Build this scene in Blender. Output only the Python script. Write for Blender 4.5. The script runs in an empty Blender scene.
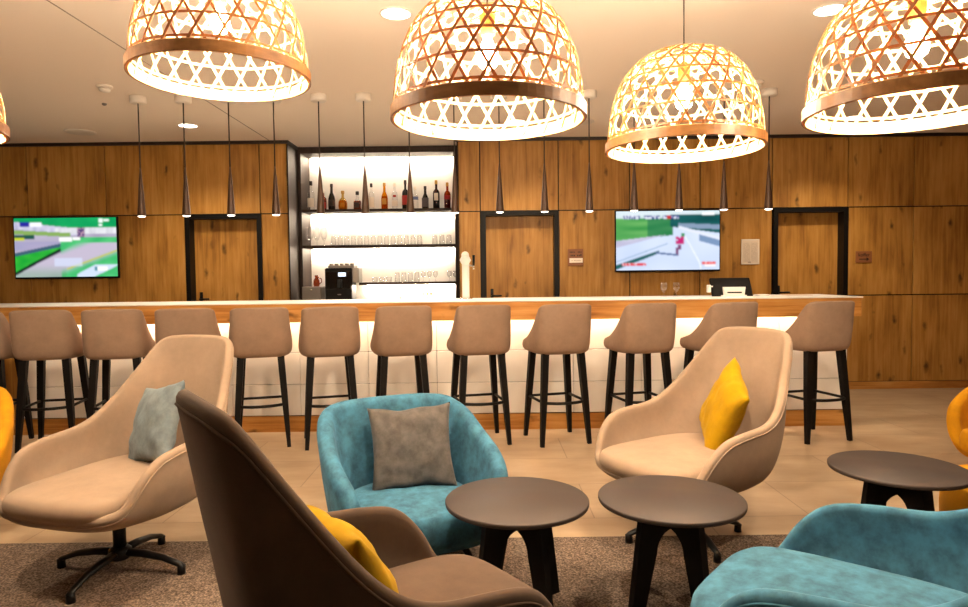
import bpy, math, random
import numpy as np
from mathutils import Vector, Matrix, noise
random.seed(7)
PI = math.pi
R = math.radians
scn = bpy.context.scene
COL = scn.collection

# ------------------------------------------------------------------ camera
CAM_PITCH, CAM_ROLL = R(2.4), R(0.66)
cam_data = bpy.data.cameras.new('camera')
cam_data.sensor_width = 36.0
cam_data.lens = 658 / 968 * 36.0
cam = bpy.data.objects.new('camera', cam_data)
COL.objects.link(cam)
cam.matrix_world = (Matrix.Translation((0, 0, 1.35)) @ Matrix.Rotation(PI / 2 - CAM_PITCH, 4, 'X')
                    @ Matrix.Rotation(-CAM_ROLL, 4, 'Z'))
scn.camera = cam

# ------------------------------------------------------------------ world, exposure
world = bpy.data.worlds.new('world'); scn.world = world
world.use_nodes = True
world.node_tree.nodes['Background'].inputs[0].default_value = (1.0, 0.74, 0.5, 1)
world.node_tree.nodes['Background'].inputs[1].default_value = 0.02
scn.view_settings.view_transform = 'Standard'
scn.view_settings.look = 'None'
scn.view_settings.gamma = 1.0
scn.view_settings.use_curve_mapping = False
scn.view_settings.exposure = 1.06
WARM = (1.0, 0.83, 0.60)
BULB_STRENGTH = 900.0
DOWN_W = 85.0
PENDANT_W = 2.0
BAR_LED = 25.0
SHELF_LED = 75.0

# ------------------------------------------------------------------ materials
def new_mat(name):
    m = bpy.data.materials.new(name); m.use_nodes = True
    nt = m.node_tree
    b = nt.nodes['Principled BSDF']
    return m, nt, b

def lin(c):
    return tuple(((x / 255) / 12.92 if x / 255 <= 0.04045 else ((x / 255 + 0.055) / 1.055) ** 2.4) for x in c) + (1,)

def N(nt, t, **kw):
    n = nt.nodes.new(t)
    for k, v in kw.items(): setattr(n, k, v)
    return n

def plain(name, rgb, rough=0.5, metal=0.0, **kw):
    m, nt, b = new_mat(name)
    b.inputs['Base Color'].default_value = lin(rgb)
    b.inputs['Roughness'].default_value = rough
    b.inputs['Metallic'].default_value = metal
    for k, v in kw.items(): b.inputs[k].default_value = v
    nz = N(nt, 'ShaderNodeTexNoise'); nz.inputs['Scale'].default_value = 60; nz.inputs['Detail'].default_value = 3
    tc = N(nt, 'ShaderNodeTexCoord'); nt.links.new(tc.outputs['Object'], nz.inputs['Vector'])
    bp = N(nt, 'ShaderNodeBump'); bp.inputs['Strength'].default_value = 0.04; bp.inputs['Distance'].default_value = 0.002
    nt.links.new(nz.outputs['Fac'], bp.inputs['Height']); nt.links.new(bp.outputs['Normal'], b.inputs['Normal'])
    return m

def emit(name, rgb, strength):
    m = bpy.data.materials.new(name); m.use_nodes = True
    nt = m.node_tree; nt.nodes.clear()
    e = N(nt, 'ShaderNodeEmission'); o = N(nt, 'ShaderNodeOutputMaterial')
    e.inputs[0].default_value = tuple(rgb) + (1,); e.inputs[1].default_value = strength
    nt.links.new(e.outputs[0], o.inputs[0])
    return m

def ramp(nt, stops):
    r = N(nt, 'ShaderNodeValToRGB')
    els = r.color_ramp.elements
    while len(els) < len(stops): els.new(0.5)
    for e, (p, c) in zip(els, stops):
        e.position = p; e.color = lin(c)
    return r

def fabric(name, rgb, dark=0.8, light=1.15, scale=6, sheen=0.25, weave=900):
    m, nt, b = new_mat(name)
    tc = N(nt, 'ShaderNodeTexCoord')
    nz = N(nt, 'ShaderNodeTexNoise'); nz.inputs['Scale'].default_value = scale; nz.inputs['Detail'].default_value = 8
    nz.inputs['Roughness'].default_value = 0.65
    nt.links.new(tc.outputs['Object'], nz.inputs['Vector'])
    lo = tuple(min(255, x * dark) for x in rgb); hi = tuple(min(255, x * light) for x in rgb)
    r = ramp(nt, [(0.36, lo), (0.64, hi)])
    nt.links.new(nz.outputs['Fac'], r.inputs['Fac'])
    nt.links.new(r.outputs['Color'], b.inputs['Base Color'])
    b.inputs['Roughness'].default_value = 0.92
    b.inputs['Specular IOR Level'].default_value = 0.15
    b.inputs['Sheen Weight'].default_value = sheen
    b.inputs['Sheen Roughness'].default_value = 0.4
    b.inputs['Sheen Tint'].default_value = tuple(min(1, x * 1.6 + 0.1) for x in lin(rgb)[:3]) + (1,)
    n2 = N(nt, 'ShaderNodeTexNoise'); n2.inputs['Scale'].default_value = weave; n2.inputs['Detail'].default_value = 2
    nt.links.new(tc.outputs['Object'], n2.inputs['Vector'])
    bp = N(nt, 'ShaderNodeBump'); bp.inputs['Strength'].default_value = 0.15; bp.inputs['Distance'].default_value = 0.002
    nt.links.new(n2.outputs['Fac'], bp.inputs['Height']); nt.links.new(bp.outputs['Normal'], b.inputs['Normal'])
    return m

def wood(name, c_dark, c_mid, c_light, horizontal=False, rough=0.45, knots=True):
    m, nt, b = new_mat(name)
    L = nt.links.new
    tc = N(nt, 'ShaderNodeTexCoord'); geo = N(nt, 'ShaderNodeNewGeometry')
    off = N(nt, 'ShaderNodeVectorMath', operation='SCALE')
    comb = N(nt, 'ShaderNodeCombineXYZ')
    for k in range(3): L(geo.outputs['Random Per Island'], comb.inputs[k])
    L(comb.outputs[0], off.inputs[0]); off.inputs['Scale'].default_value = 37.0
    add = N(nt, 'ShaderNodeVectorMath', operation='ADD')
    L(tc.outputs['Object'], add.inputs[0]); L(off.outputs[0], add.inputs[1])
    def mapped(sc):
        mp = N(nt, 'ShaderNodeMapping'); mp.inputs['Scale'].default_value = (sc[2], sc[1], sc[0]) if horizontal else sc
        L(add.outputs[0], mp.inputs['Vector']); return mp
    fine = N(nt, 'ShaderNodeTexNoise'); fine.inputs['Scale'].default_value = 1; fine.inputs['Detail'].default_value = 7
    fine.inputs['Roughness'].default_value = 0.6; fine.inputs['Distortion'].default_value = 0.6
    L(mapped((26, 26, 1.3)).outputs[0], fine.inputs['Vector'])
    big = N(nt, 'ShaderNodeTexNoise'); big.inputs['Scale'].default_value = 1; big.inputs['Detail'].default_value = 4
    L(mapped((5.0, 5.0, 1.6)).outputs[0], big.inputs['Vector'])
    mix = N(nt, 'ShaderNodeMath', operation='MULTIPLY_ADD')
    L(fine.outputs['Fac'], mix.inputs[0]); mix.inputs[1].default_value = 0.5
    half = N(nt, 'ShaderNodeMath', operation='MULTIPLY'); L(big.outputs['Fac'], half.inputs[0]); half.inputs[1].default_value = 0.5
    L(half.outputs[0], mix.inputs[2])
    r = ramp(nt, [(0.36, c_dark), (0.5, c_mid), (0.64, c_light)])
    L(mix.outputs[0], r.inputs['Fac'])
    last = r.outputs['Color']
    if knots:
        vo = N(nt, 'ShaderNodeTexVoronoi'); vo.inputs['Scale'].default_value = 1
        wob = N(nt, 'ShaderNodeTexNoise'); wob.inputs['Scale'].default_value = 9
        L(add.outputs[0], wob.inputs['Vector'])
        mp = mapped((8.0, 8.0, 2.8))
        ad2 = N(nt, 'ShaderNodeVectorMath', operation='ADD'); L(mp.outputs[0], ad2.inputs[0])
        sc2 = N(nt, 'ShaderNodeVectorMath', operation='SCALE'); L(wob.outputs['Color'], sc2.inputs[0]); sc2.inputs['Scale'].default_value = 0.55
        L(sc2.outputs[0], ad2.inputs[1]); L(ad2.outputs[0], vo.inputs['Vector'])
        kr = N(nt, 'ShaderNodeMapRange'); L(vo.outputs['Distance'], kr.inputs['Value'])
        kr.inputs['From Min'].default_value = 0.06; kr.inputs['From Max'].default_value = 0.26
        kr.inputs['To Min'].default_value = 0.85; kr.inputs['To Max'].default_value = 0.0
        rnd = N(nt, 'ShaderNodeSeparateColor'); L(vo.outputs['Color'], rnd.inputs[0])
        gt = N(nt, 'ShaderNodeMath', operation='GREATER_THAN'); L(rnd.outputs[0], gt.inputs[0]); gt.inputs[1].default_value = 0.45
        mu = N(nt, 'ShaderNodeMath', operation='MULTIPLY'); L(kr.outputs[0], mu.inputs[0]); L(gt.outputs[0], mu.inputs[1])
        mx = N(nt, 'ShaderNodeMix', data_type='RGBA')
        L(mu.outputs[0], mx.inputs['Factor']); L(last, mx.inputs[6]); mx.inputs[7].default_value = lin(tuple(x * 0.45 for x in c_dark))
        last = mx.outputs[2]
    L(last, b.inputs['Base Color'])
    b.inputs['Roughness'].default_value = rough
    b.inputs['Specular IOR Level'].default_value = 0.3
    bp = N(nt, 'ShaderNodeBump'); bp.inputs['Strength'].default_value = 0.08; bp.inputs['Distance'].default_value = 0.003
    L(fine.outputs['Fac'], bp.inputs['Height']); L(bp.outputs['Normal'], b.inputs['Normal'])
    return m

def glassy(name, rgb=(255, 255, 255), tint=0.92, gloss=0.12, alpha=0.9):
    m = bpy.data.materials.new(name); m.use_nodes = True
    nt = m.node_tree; nt.nodes.clear(); L = nt.links.new
    o = N(nt, 'ShaderNodeOutputMaterial'); t = N(nt, 'ShaderNodeBsdfTransparent'); g = N(nt, 'ShaderNodeBsdfGlossy')
    c = lin(rgb); t.inputs[0].default_value = tuple(x * tint for x in c[:3]) + (1,)
    g.inputs['Roughness'].default_value = 0.05
    lw = N(nt, 'ShaderNodeLayerWeight'); lw.inputs[0].default_value = 0.35
    ma = N(nt, 'ShaderNodeMath', operation='MULTIPLY_ADD'); L(lw.outputs['Facing'], ma.inputs[0])
    ma.inputs[1].default_value = 0.28; ma.inputs[2].default_value = gloss * 0.3
    mx = N(nt, 'ShaderNodeMixShader'); L(ma.outputs[0], mx.inputs[0]); L(t.outputs[0], mx.inputs[1]); L(g.outputs[0], mx.inputs[2])
    L(mx.outputs[0], o.inputs[0])
    return m

M = {}
M['panel'] = wood('oak_wall_panel', (132, 88, 36), (168, 119, 54), (186, 138, 72))
M['door'] = wood('oak_door_leaf', (128, 85, 35), (164, 115, 52), (182, 133, 68))
M['bar_wood'] = wood('oak_bar_board', (138, 86, 34), (186, 128, 62), (206, 154, 88), horizontal=True)
M['dark_wood'] = wood('wenge_laminate', (34, 22, 16), (44, 30, 22), (54, 38, 28), rough=0.65, knots=False)
M['table_top'] = plain('table_laminate', (46, 35, 30), 0.6)
M['black_wood'] = plain('black_stained_wood', (12, 8, 7), 0.5, **{'Specular IOR Level': 0.2})
M['black_metal'] = plain('black_powder_coat', (11, 10, 10), 0.42, 0.3)
M['black'] = plain('black_lacquer', (12, 9, 8), 0.45, **{'Specular IOR Level': 0.2})
M['cornice'] = plain('dark_cornice_paint', (30, 18, 12), 0.5)
M['ceiling'] = plain('ceiling_paint', (242, 228, 212), 0.9)
M['seam'] = plain('ceiling_joint', (150, 132, 118), 0.9)
M['plaster'] = plain('plaster_paint', (120, 100, 84), 0.9)
M['white_plastic'] = plain('white_plastic', (226, 216, 204), 0.5)
M['grey_plastic'] = plain('grey_plastic', (128, 118, 110), 0.5)
M['white'] = plain('white_enamel', (238, 234, 228), 0.35)
M['chrome'] = plain('chrome', (210, 205, 198), 0.2, 1.0)
M['steel'] = plain('brushed_steel', (140, 134, 128), 0.35, 0.8)
M['brass'] = plain('brass', (190, 150, 90), 0.3, 0.9)
M['bronze'] = plain('bronze_cone', (78, 54, 38), 0.4, 0.3)
M['cord'] = plain('dark_textile_cord', (52, 38, 30), 0.8)
M['beige'] = fabric('beige_velvet', (142, 121, 102), 0.95, 1.05, 5)
M['taupe'] = fabric('taupe_velvet', (78, 63, 52), 0.93, 1.06, 5)
M['stool'] = fabric('greige_stool_fabric', (142, 117, 98), 0.95, 1.05, 6)
M['blue'] = fabric('blue_velvet', (56, 98, 120), 0.82, 1.14, 16, sheen=0.35)
M['yellow'] = fabric('mustard_fabric', (190, 130, 16), 0.92, 1.06, 5)
M['yellow_cushion'] = fabric('yellow_cushion_fabric', (152, 116, 2), 0.92, 1.08, 6)
M['grey_cushion'] = fabric('grey_velvet', (78, 75, 73), 0.88, 1.1, 24)
M['blue_grey'] = fabric('blue_grey_velvet', (104, 114, 118), 0.9, 1.08, 20)
M['glass'] = glassy('clear_glass', tint=0.97)
M['amber'] = glassy('amber_spirit', (214, 120, 40), 0.85)
M['gold'] = glassy('golden_spirit', (250, 196, 40), 0.9)
M['pale'] = glassy('pale_gold_spirit', (246, 222, 150), 0.95)
M['red_glass'] = glassy('dark_red_spirit', (110, 22, 16), 0.7)
M['dark_glass'] = plain('dark_bottle_glass', (22, 14, 10), 0.12)
M['label_white'] = plain('paper_label', (238, 226, 210), 0.7)
M['label_red'] = plain('red_label', (168, 30, 24), 0.6)
M['label_grey'] = plain('grey_label', (86, 76, 76), 0.6)
M['label_blue'] = plain('blue_label', (98, 110, 150), 0.6)
M['label_gold'] = plain('gold_label', (190, 140, 50), 0.5)
M['label_dark'] = plain('dark_label', (40, 26, 22), 0.6)
M['paper'] = plain('paper_sheet', (214, 196, 176), 0.8)
M['ink'] = plain('ink', (48, 30, 22), 0.7)
M['ink_soft'] = plain('grey_ink', (170, 152, 136), 0.8)
M['plaque'] = plain('brown_plaque', (132, 80, 44), 0.5)
M['lamp_face'] = emit('lamp_diffuser', (1.0, 0.86, 0.68), 9.0)
M['pendant_face'] = emit('pendant_lens', (1.0, 0.86, 0.68), 5.0)
M['bulb'] = emit('glowing_bulb', (1.0, 0.82, 0.60), BULB_STRENGTH)
M['bar_led'] = emit('bar_led_strip', (1.0, 0.82, 0.60), BAR_LED)
M['shelf_led'] = emit('shelf_led_strip', (1.0, 0.84, 0.64), SHELF_LED)
M['display'] = emit('machine_display', (0.75, 0.85, 1.0), 1.3)

def bamboo(name, lo, hi, trans):
    m, nt, b = new_mat(name); L = nt.links.new
    tc = N(nt, 'ShaderNodeTexCoord')
    nz = N(nt, 'ShaderNodeTexNoise'); nz.inputs['Scale'].default_value = 9; nz.inputs['Detail'].default_value = 5
    L(tc.outputs['Object'], nz.inputs['Vector'])
    r = ramp(nt, [(0.35, lo), (0.65, hi)]); L(nz.outputs['Fac'], r.inputs['Fac'])
    L(r.outputs['Color'], b.inputs['Base Color']); b.inputs['Roughness'].default_value = 0.5
    tr = N(nt, 'ShaderNodeBsdfTranslucent'); tr.inputs[0].default_value = lin((226, 130, 34))
    mx = N(nt, 'ShaderNodeMixShader'); mx.inputs[0].default_value = trans
    o = nt.nodes['Material Output']
    L(b.outputs[0], mx.inputs[1]); L(tr.outputs[0], mx.inputs[2]); L(mx.outputs[0], o.inputs[0])
    return m
M['bamboo'] = bamboo('pale_bamboo_strip', (200, 156, 96), (228, 192, 136), 0.12)
M['bamboo_dim_skin'] = bamboo('dim_brown_bamboo_skin', (112, 70, 32), (160, 108, 54), 0.10)  # brown skin; the dome's dim outside is also put into this colour
M['bamboo_rim'] = wood('bamboo_rim_band', (104, 68, 34), (128, 86, 46), (150, 106, 62), horizontal=True, knots=False)

def tile_floor():
    m, nt, b = new_mat('stone_floor_tile'); L = nt.links.new
    tc = N(nt, 'ShaderNodeTexCoord')
    br = N(nt, 'ShaderNodeTexBrick'); L(tc.outputs['Object'], br.inputs['Vector'])
    br.inputs['Scale'].default_value = 1; br.inputs['Brick Width'].default_value = 1.2; br.inputs['Row Height'].default_value = 0.6
    br.inputs['Mortar Size'].default_value = 0.004; br.inputs['Mortar Smooth'].default_value = 0.2
    br.inputs['Color1'].default_value = lin((172, 148, 120)); br.inputs['Color2'].default_value = lin((162, 139, 112))
    br.inputs['Mortar'].default_value = lin((132, 110, 90))
    mp = N(nt, 'ShaderNodeMapping'); mp.inputs['Scale'].default_value = (1.2, 3.2, 1); mp.inputs['Rotation'].default_value = (0, 0, 0.5)
    L(tc.outputs['Object'], mp.inputs['Vector'])
    nz = N(nt, 'ShaderNodeTexNoise'); nz.inputs['Scale'].default_value = 1.5; nz.inputs['Detail'].default_value = 7; nz.inputs['Roughness'].default_value = 0.6
    L(mp.outputs[0], nz.inputs['Vector'])
    r = ramp(nt, [(0.3, (214, 206, 198)), (0.7, (255, 255, 255))]); L(nz.outputs['Fac'], r.inputs['Fac'])
    mx = N(nt, 'ShaderNodeMix', data_type='RGBA', blend_type='MULTIPLY'); mx.inputs['Factor'].default_value = 1
    L(br.outputs['Color'], mx.inputs[6]); L(r.outputs['Color'], mx.inputs[7]); L(mx.outputs[2], b.inputs['Base Color'])
    b.inputs['Roughness'].default_value = 0.38; b.inputs['Specular IOR Level'].default_value = 0.4
    return m
M['tile'] = tile_floor()

def carpet():
    m, nt, b = new_mat('speckled_carpet'); L = nt.links.new
    tc = N(nt, 'ShaderNodeTexCoord')
    nz = N(nt, 'ShaderNodeTexNoise'); nz.inputs['Scale'].default_value = 130; nz.inputs['Detail'].default_value = 3
    L(tc.outputs['Object'], nz.inputs['Vector'])
    r = ramp(nt, [(0.36, (64, 54, 46)), (0.5, (98, 84, 74)), (0.66, (136, 118, 103))]); L(nz.outputs['Fac'], r.inputs['Fac'])
    L(r.outputs['Color'], b.inputs['Base Color']); b.inputs['Roughness'].default_value = 0.95; b.inputs['Specular IOR Level'].default_value = 0.1
    bp = N(nt, 'ShaderNodeBump'); bp.inputs['Strength'].default_value = 0.5; bp.inputs['Distance'].default_value = 0.005
    L(nz.outputs['Fac'], bp.inputs['Height']); L(bp.outputs['Normal'], b.inputs['Normal'])
    return m
M['carpet'] = carpet()

def bar_tile():
    m, nt, b = new_mat('white_bar_tile'); L = nt.links.new
    tc = N(nt, 'ShaderNodeTexCoord')
    nz = N(nt, 'ShaderNodeTexNoise'); nz.inputs['Scale'].default_value = 2; nz.inputs['Detail'].default_value = 5
    L(tc.outputs['Object'], nz.inputs['Vector'])
    r = ramp(nt, [(0.3, (222, 214, 204)), (0.7, (240, 234, 226))]); L(nz.outputs['Fac'], r.inputs['Fac'])
    L(r.outputs['Color'], b.inputs['Base Color']); b.inputs['Roughness'].default_value = 0.4
    return m
M['bar_tile'] = bar_tile()

# ------------------------------------------------------------------ mesh builder
class MB:
    def __init__(s): s.v = []; s.f = []; s.m = []; s.s = []
    def add(s, verts, faces, mi=0, smooth=False, mat=None):
        o = len(s.v)
        if mat is not None: verts = [tuple(mat @ Vector(p)) for p in verts]
        s.v.extend([tuple(p) for p in verts]); s.f.extend([tuple(i + o for i in f) for f in faces])
        s.m.extend([mi] * len(faces)); s.s.extend([smooth] * len(faces)); return s
    def box(s, c, d, mi=0, bev=0.0, mat=None):
        """centre, full size; bev = chamfer"""
        x, y, z = d[0] / 2, d[1] / 2, d[2] / 2
        b = min(bev, x * 0.9, y * 0.9, z * 0.9)
        if b <= 0:
            vs = [(c[0] + i * x, c[1] + j * y, c[2] + k * z) for k in (-1, 1) for j in (-1, 1) for i in (-1, 1)]
            fs = [(0, 2, 3, 1), (4, 5, 7, 6), (0, 1, 5, 4), (2, 6, 7, 3), (0, 4, 6, 2), (1, 3, 7, 5)]
            return s.add(vs, fs, mi, False, mat)
        vs = []; idx = {}
        for i in (-1, 1):
            for j in (-1, 1):
                for k in (-1, 1):
                    for a in range(3):
                        p = [i * x, j * y, k * z]; sg = (i, j, k)
                        for q in range(3):
                            if q != a: p[q] -= sg[q] * b
                        idx[(i, j, k, a)] = len(vs); vs.append((c[0] + p[0], c[1] + p[1], c[2] + p[2]))
        fs = []
        for a in range(3):
            u, w = [(1, 2), (2, 0), (0, 1)][a]
            for sg in (-1, 1):
                q = []
                for (du, dw) in ((-1, -1), (1, -1), (1, 1), (-1, 1)):
                    k = [0, 0, 0]; k[a] = sg; k[u] = du; k[w] = dw; q.append(idx[(k[0], k[1], k[2], a)])
                fs.append(tuple(q) if sg > 0 else tuple(q[::-1]))
        for a in range(3):
            u, w = [(1, 2), (2, 0), (0, 1)][a]
            for su in (-1, 1):
                for sw in (-1, 1):
                    k0 = [0, 0, 0]; k1 = [0, 0, 0]
                    k0[a] = -1; k1[a] = 1
                    for k in (k0, k1): k[u] = su; k[w] = sw
                    q = (idx[(*k0, u)], idx[(*k1, u)], idx[(*k1, w)], idx[(*k0, w)])
                    fs.append(q if su * sw < 0 else q[::-1])
        for i in (-1, 1):
            for j in (-1, 1):
                for k in (-1, 1):
                    q = (idx[(i, j, k, 0)], idx[(i, j, k, 1)], idx[(i, j, k, 2)])
                    fs.append(q if i * j * k > 0 else q[::-1])
        return s.add(vs, fs, mi, False, mat)
    def lathe(s, prof, c=(0, 0, 0), n=24, mi=0, smooth=True, mat=None, close=False):
        vs = []; fs = []
        for (r, z) in prof:
            for k in range(n):
                a = 2 * PI * k / n; vs.append((c[0] + r * math.cos(a), c[1] + r * math.sin(a), c[2] + z))
        P = len(prof)
        rng = P if close else P - 1
        for i in range(rng):
            j = (i + 1) % P
            for k in range(n):
                k2 = (k + 1) % n; fs.append((i * n + k, i * n + k2, j * n + k2, j * n + k))
        if not close:
            fs.append(tuple(range(n))[::-1]); fs.append(tuple((P - 1) * n + k for k in range(n)))
        return s.add(vs, fs, mi, smooth, mat)
    def cyl(s, p0, p1, r0, r1=None, n=14, mi=0, smooth=True, square=False):
        r1 = r0 if r1 is None else r1
        return s.tube([p0, p1], [r0, r1], n, mi, smooth)
    def tube(s, pts, rad, n=10, mi=0, smooth=True, closed=False, flat=1.0):
        pts = [Vector(p) for p in pts]; L = len(pts)
        if not isinstance(rad, (list, tuple)): rad = [rad] * L
        vs = []; fs = []; prev = None
        for i, p in enumerate(pts):
            if closed: t = pts[(i + 1) % L] - pts[i - 1]
            else: t = pts[min(i + 1, L - 1)] - pts[max(i - 1, 0)]
            t.normalize()
            if prev is None:
                ref = Vector((0, 0, 1)) if abs(t.z) < 0.9 else Vector((1, 0, 0))
                a = t.cross(ref).normalized()
            else:
                a = (prev - t * prev.dot(t)).normalized()
            b = t.cross(a); prev = a
            for k in range(n):
                th = 2 * PI * (k + 0.5) / n
                vs.append(tuple(p + a * math.cos(th) * rad[i] + b * math.sin(th) * rad[i] * flat))
        for i in range(L if closed else L - 1):
            j = (i + 1) % L
            for k in range(n):
                k2 = (k + 1) % n; fs.append((i * n + k, i * n + k2, j * n + k2, j * n + k))
        if not closed:
            fs.append(tuple(range(n))[::-1]); fs.append(tuple((L - 1) * n + k for k in range(n)))
        return s.add(vs, fs, mi, smooth)
    def prism(s, poly, y0, y1, mi=0, mat=None, smooth=False):
        """polygon in the XZ plane, extruded along Y"""
        n = len(poly)
        vs = [(p[0], y0, p[1]) for p in poly] + [(p[0], y1, p[1]) for p in poly]
        fs = [tuple(range(n)), tuple(range(2 * n - 1, n - 1, -1))]
        for k in range(n):
            k2 = (k + 1) % n; fs.append((k, k + n, k2 + n, k2))
        return s.add(vs, fs, mi, smooth, mat)
    def build(s, name, mats, parent=None, loc=None):
        me = bpy.data.meshes.new(name)
        me.from_pydata(s.v, [], s.f)
        if not isinstance(mats, (list, tuple)): mats = [mats]
        for m in mats: me.materials.append(m)
        me.polygons.foreach_set('material_index', s.m)
        me.polygons.foreach_set('use_smooth', s.s)
        me.update()
        o = bpy.data.objects.new(name, me); COL.objects.link(o)
        if parent is not None: o.parent = parent
        if loc is not None: o.location = loc
        return o

def recalc(o):
    import bmesh
    bm = bmesh.new(); bm.from_mesh(o.data); bmesh.ops.recalc_face_normals(bm, faces=bm.faces); bm.to_mesh(o.data); bm.free(); return o

def tag(o, label, cat, group=None):
    o['label'] = label; o['category'] = cat
    if group: o['group'] = group
    return o
def thing(name, label, cat, loc=(0, 0, 0), rz=0, group=None):
    o = bpy.data.objects.new(name, None); COL.objects.link(o)
    o.location = loc; o.rotation_euler = (0, 0, rz); o.empty_display_size = 0.1
    return tag(o, label, cat, group)
def struct(o): o['kind'] = 'structure'; return o
def copy_tree(o, parent=None):
    c = o.copy(); COL.objects.link(c)
    if parent is not None: c.parent = parent
    for ch in [x for x in bpy.data.objects if x.parent == o and x is not c]: copy_tree(ch, c)
    return c
ORD = ['first', 'second', 'third', 'fourth', 'fifth', 'sixth', 'seventh', 'eighth', 'ninth', 'tenth', 'eleventh', 'twelfth',
       'thirteenth', 'fourteenth', 'fifteenth', 'sixteenth']

def spline(ctrl, n, closed=False):
    P = [np.array(p, float) for p in ctrl]; L = len(P); out = []
    segs = L if closed else L - 1
    for i in range(segs):
        p1, p2 = P[i], P[(i + 1) % L]
        p0 = P[i - 1] if (closed or i > 0) else 2 * p1 - p2
        p3 = P[(i + 2) % L] if (closed or i + 2 < L) else 2 * p2 - p1
        for k in range(n):
            t = k / n
            out.append(0.5 * ((2 * p1) + (-p0 + p2) * t + (2 * p0 - 5 * p1 + 4 * p2 - p3) * t * t + (-p0 + 3 * p1 - 3 * p2 + p3) * t ** 3))
    if not closed: out.append(P[-1])
    return out

def bowl(rows, thick, ku=6, kv=5, smooth_it=3):
    """rows: rings from the bottom to the rim; each ring the half x>=0 from front centre to back centre. Returns (MB, rim points outer edge)."""
    rings = []
    for r in rows:
        full = list(r) + [(-p[0], p[1], p[2]) for p in reversed(r[1:-1])]
        rings.append(np.array(spline(full, ku, True)))
    G = np.array(rings)                                  # rows x U x 3
    cols = [np.array(spline(list(G[:, u, :]), kv)) for u in range(G.shape[1])]
    S = np.array(cols).transpose(1, 0, 2)                # V x U x 3
    for _ in range(smooth_it):
        S = 0.5 * S + 0.25 * (np.roll(S, 1, 1) + np.roll(S, -1, 1))
    V, U, _ = S.shape
    du = np.roll(S, -1, 1) - np.roll(S, 1, 1)
    dv = np.gradient(S, axis=0)
    nrm = np.cross(du, dv); nrm /= (np.linalg.norm(nrm, axis=2, keepdims=True) + 1e-9)
    c = S.mean(axis=(0, 1))
    if np.sum(nrm * (S - c)) < 0: nrm = -nrm
    dvn = dv / (np.linalg.norm(dv, axis=2, keepdims=True) + 1e-9)
    T = thick if np.ndim(thick) else np.full((V,), thick)
    T = np.asarray(T)[:, None, None]
    outer = S + nrm * T / 2; inner = S - nrm * T / 2
    lines = [outer[i] for i in range(V)]
    K = 6
    for k in range(1, K):
        a = PI * k / K
        lines.append(S[-1] + (nrm[-1] * math.cos(a) + dvn[-1] * math.sin(a)) * T[-1] / 2)
    lines += [inner[i] for i in range(V - 1, -1, -1)]
    A = np.array(lines); Lr = len(lines)
    vs = A.reshape(-1, 3).tolist(); fs = []
    for i in range(Lr - 1):
        for u in range(U):
            u2 = (u + 1) % U; fs.append((i * U + u, i * U + u2, (i + 1) * U + u2, (i + 1) * U + u))
    cb = len(vs); vs.append(outer[0].mean(0).tolist()); ct = len(vs); vs.append(inner[0].mean(0).tolist())
    for u in range(U):
        u2 = (u + 1) % U; fs.append((cb, u2, u)); fs.append((ct, (Lr - 1) * U + u, (Lr - 1) * U + u2))
    mb = MB(); mb.add(vs, fs, 0, True)
    pipe = S[-1] + nrm[-1] * (T[-1] / 2 + 0.0005) - dvn[-1] * 0.006
    return mb, pipe

def puff(outline, z0, z1, crown=0.03, lip=0.5, n_out=5, nr=7):
    """cushion: closed outline (x,y), rounded side, crowned top"""
    O = np.array([p for p in spline([(x, y, 0) for x, y in outline], n_out, True)])[:, :2]
    c = O.mean(0); h = z1 - z0; rr = h * lip; U = len(O)
    rad = np.linalg.norm(O - c, axis=1, keepdims=True); d = (O - c) / rad
    lines = []
    for k in range(0, 9):
        a = -PI / 2 + PI * k / 8
        off = rr * (math.cos(a) - 1); zz = (z0 + z1) / 2 + (h / 2) * math.sin(a)
        p = c + d * (rad + off); lines.append(np.c_[p, np.full(U, zz)])
    for k in range(1, nr):
        s = 1 - k / nr; p = c + d * (rad - rr) * s
        lines.append(np.c_[p, np.full(U, z1 + crown * (1 - s ** 2))])
    vs = np.array(lines).reshape(-1, 3).tolist(); fs = []
    Lr = len(lines)
    for i in range(Lr - 1):
        for u in range(U):
            u2 = (u + 1) % U; fs.append((i * U + u, i * U + u2, (i + 1) * U + u2, (i + 1) * U + u))
    t = len(vs); vs.append((c[0], c[1], z1 + crown)); b = len(vs); vs.append((c[0], c[1], z0))
    for u in range(U):
        u2 = (u + 1) % U; fs.append((t, (Lr - 1) * U + u, (Lr - 1) * U + u2)); fs.append((b, u2, u))
    mb = MB(); mb.add(vs, fs, 0, True); return mb

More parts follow.
